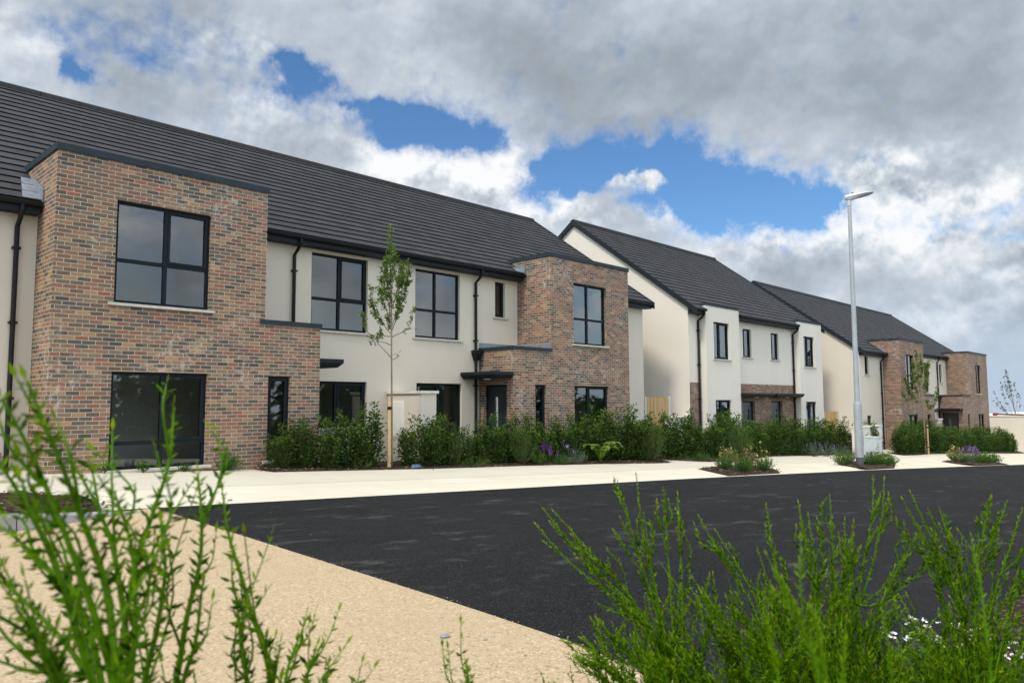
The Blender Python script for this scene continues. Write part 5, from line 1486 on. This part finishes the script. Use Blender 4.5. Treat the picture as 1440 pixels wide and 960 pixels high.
# billows: the side towards the sun is lit, the far side shaded
def relief(sc, off, amp):
    global tone
    a = t.noise(d, sc, 6, .5); b = t.noise(t.vmath('ADD', d, tuple(off * q for q in (-.62, -.14, .77))), sc, 6, .5)
    k = t.math('MULTIPLY', t.math('ADD', .16, t.math('MINIMUM', bri, 1.)), amp)
    tone = t.math('ADD', tone, t.math('MULTIPLY', t.math('SUBTRACT', a, b), k))
relief(8., .03, 1.9); relief(19., .014, 2.1); relief(40., .007, 1.2)
# thin edges of a cloud let the light through
tone = t.math('ADD', tone, t.math('MULTIPLY', t.math('SUBTRACT', 1., cover), .18))
cl = t.ramp(tone, [(.0, (.27, .30, .335)), (.3, (.375, .425, .48)), (.55, (.54, .60, .67)), (.78, (.78, .82, .865)), (1., (.97, .98, .99))])
blue = t.mix(1., t.scale(sky.outputs[0], .10), (.80, 1.12, 1.36), 'MULTIPLY')
c = t.mix(cover, blue, cl)
low = t.maprange(eld, 1., 10., .85, 0, True)
c = t.mix(t.math('MULTIPLY', low, t.maprange(n2, .35, .6, 1., .45)), c, (.50, .63, .78))
# unseen sky overhead and behind the viewer, brightened and warmed as added fill light
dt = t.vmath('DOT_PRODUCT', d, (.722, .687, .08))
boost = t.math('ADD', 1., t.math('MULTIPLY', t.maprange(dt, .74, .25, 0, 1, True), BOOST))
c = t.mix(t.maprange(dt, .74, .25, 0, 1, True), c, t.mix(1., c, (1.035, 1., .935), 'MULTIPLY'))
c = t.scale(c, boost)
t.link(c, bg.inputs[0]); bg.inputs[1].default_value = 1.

sd = bpy.data.lights.new('sun', 'SUN'); sd.energy = SUNE; sd.angle = rad(11.); sd.color = (1., .92, .79)
so = bpy.data.objects.new('sun', sd); COL.objects.link(so)
sv = Vector((SUN_DIR.x * math.cos(SUN_EL), SUN_DIR.y * math.cos(SUN_EL), math.sin(SUN_EL)))
so.rotation_euler = sv.to_track_quat('Z', 'Y').to_euler(); so.location = (-20, -10, 40)

cam = bpy.data.cameras.new('camera'); co = bpy.data.objects.new('camera', cam); COL.objects.link(co)
cam.sensor_width = 36.; cam.sensor_fit = 'HORIZONTAL'; cam.lens = 1060.04 / 1440 * 36
cam.clip_start = .02; cam.clip_end = 8000
fw, rt, up = Vector((.72236, .68686, .08013)), Vector((.68932, -.72444, -.00441)), Vector((-.05502, -.05842, .99677))
co.matrix_world = Matrix(((rt.x, up.x, -fw.x, 0), (rt.y, up.y, -fw.y, 0), (rt.z, up.z, -fw.z, 0), (0, 0, 0, 1)))
cam.dof.use_dof = True; cam.dof.focus_distance = 14.; cam.dof.aperture_fstop = 6.2
S.camera = co
S.view_settings.view_transform = 'Standard'; S.view_settings.look = 'None'; S.view_settings.exposure = EXPO; S.view_settings.gamma = 1
S.view_settings.use_curve_mapping = False
S.render.engine = 'CYCLES'; S.cycles.max_bounces = 8; S.cycles.transparent_max_bounces = 12; S.cycles.diffuse_bounces = 4
S.cycles.use_denoising = True
S.render.resolution_x, S.render.resolution_y = 1024, 682
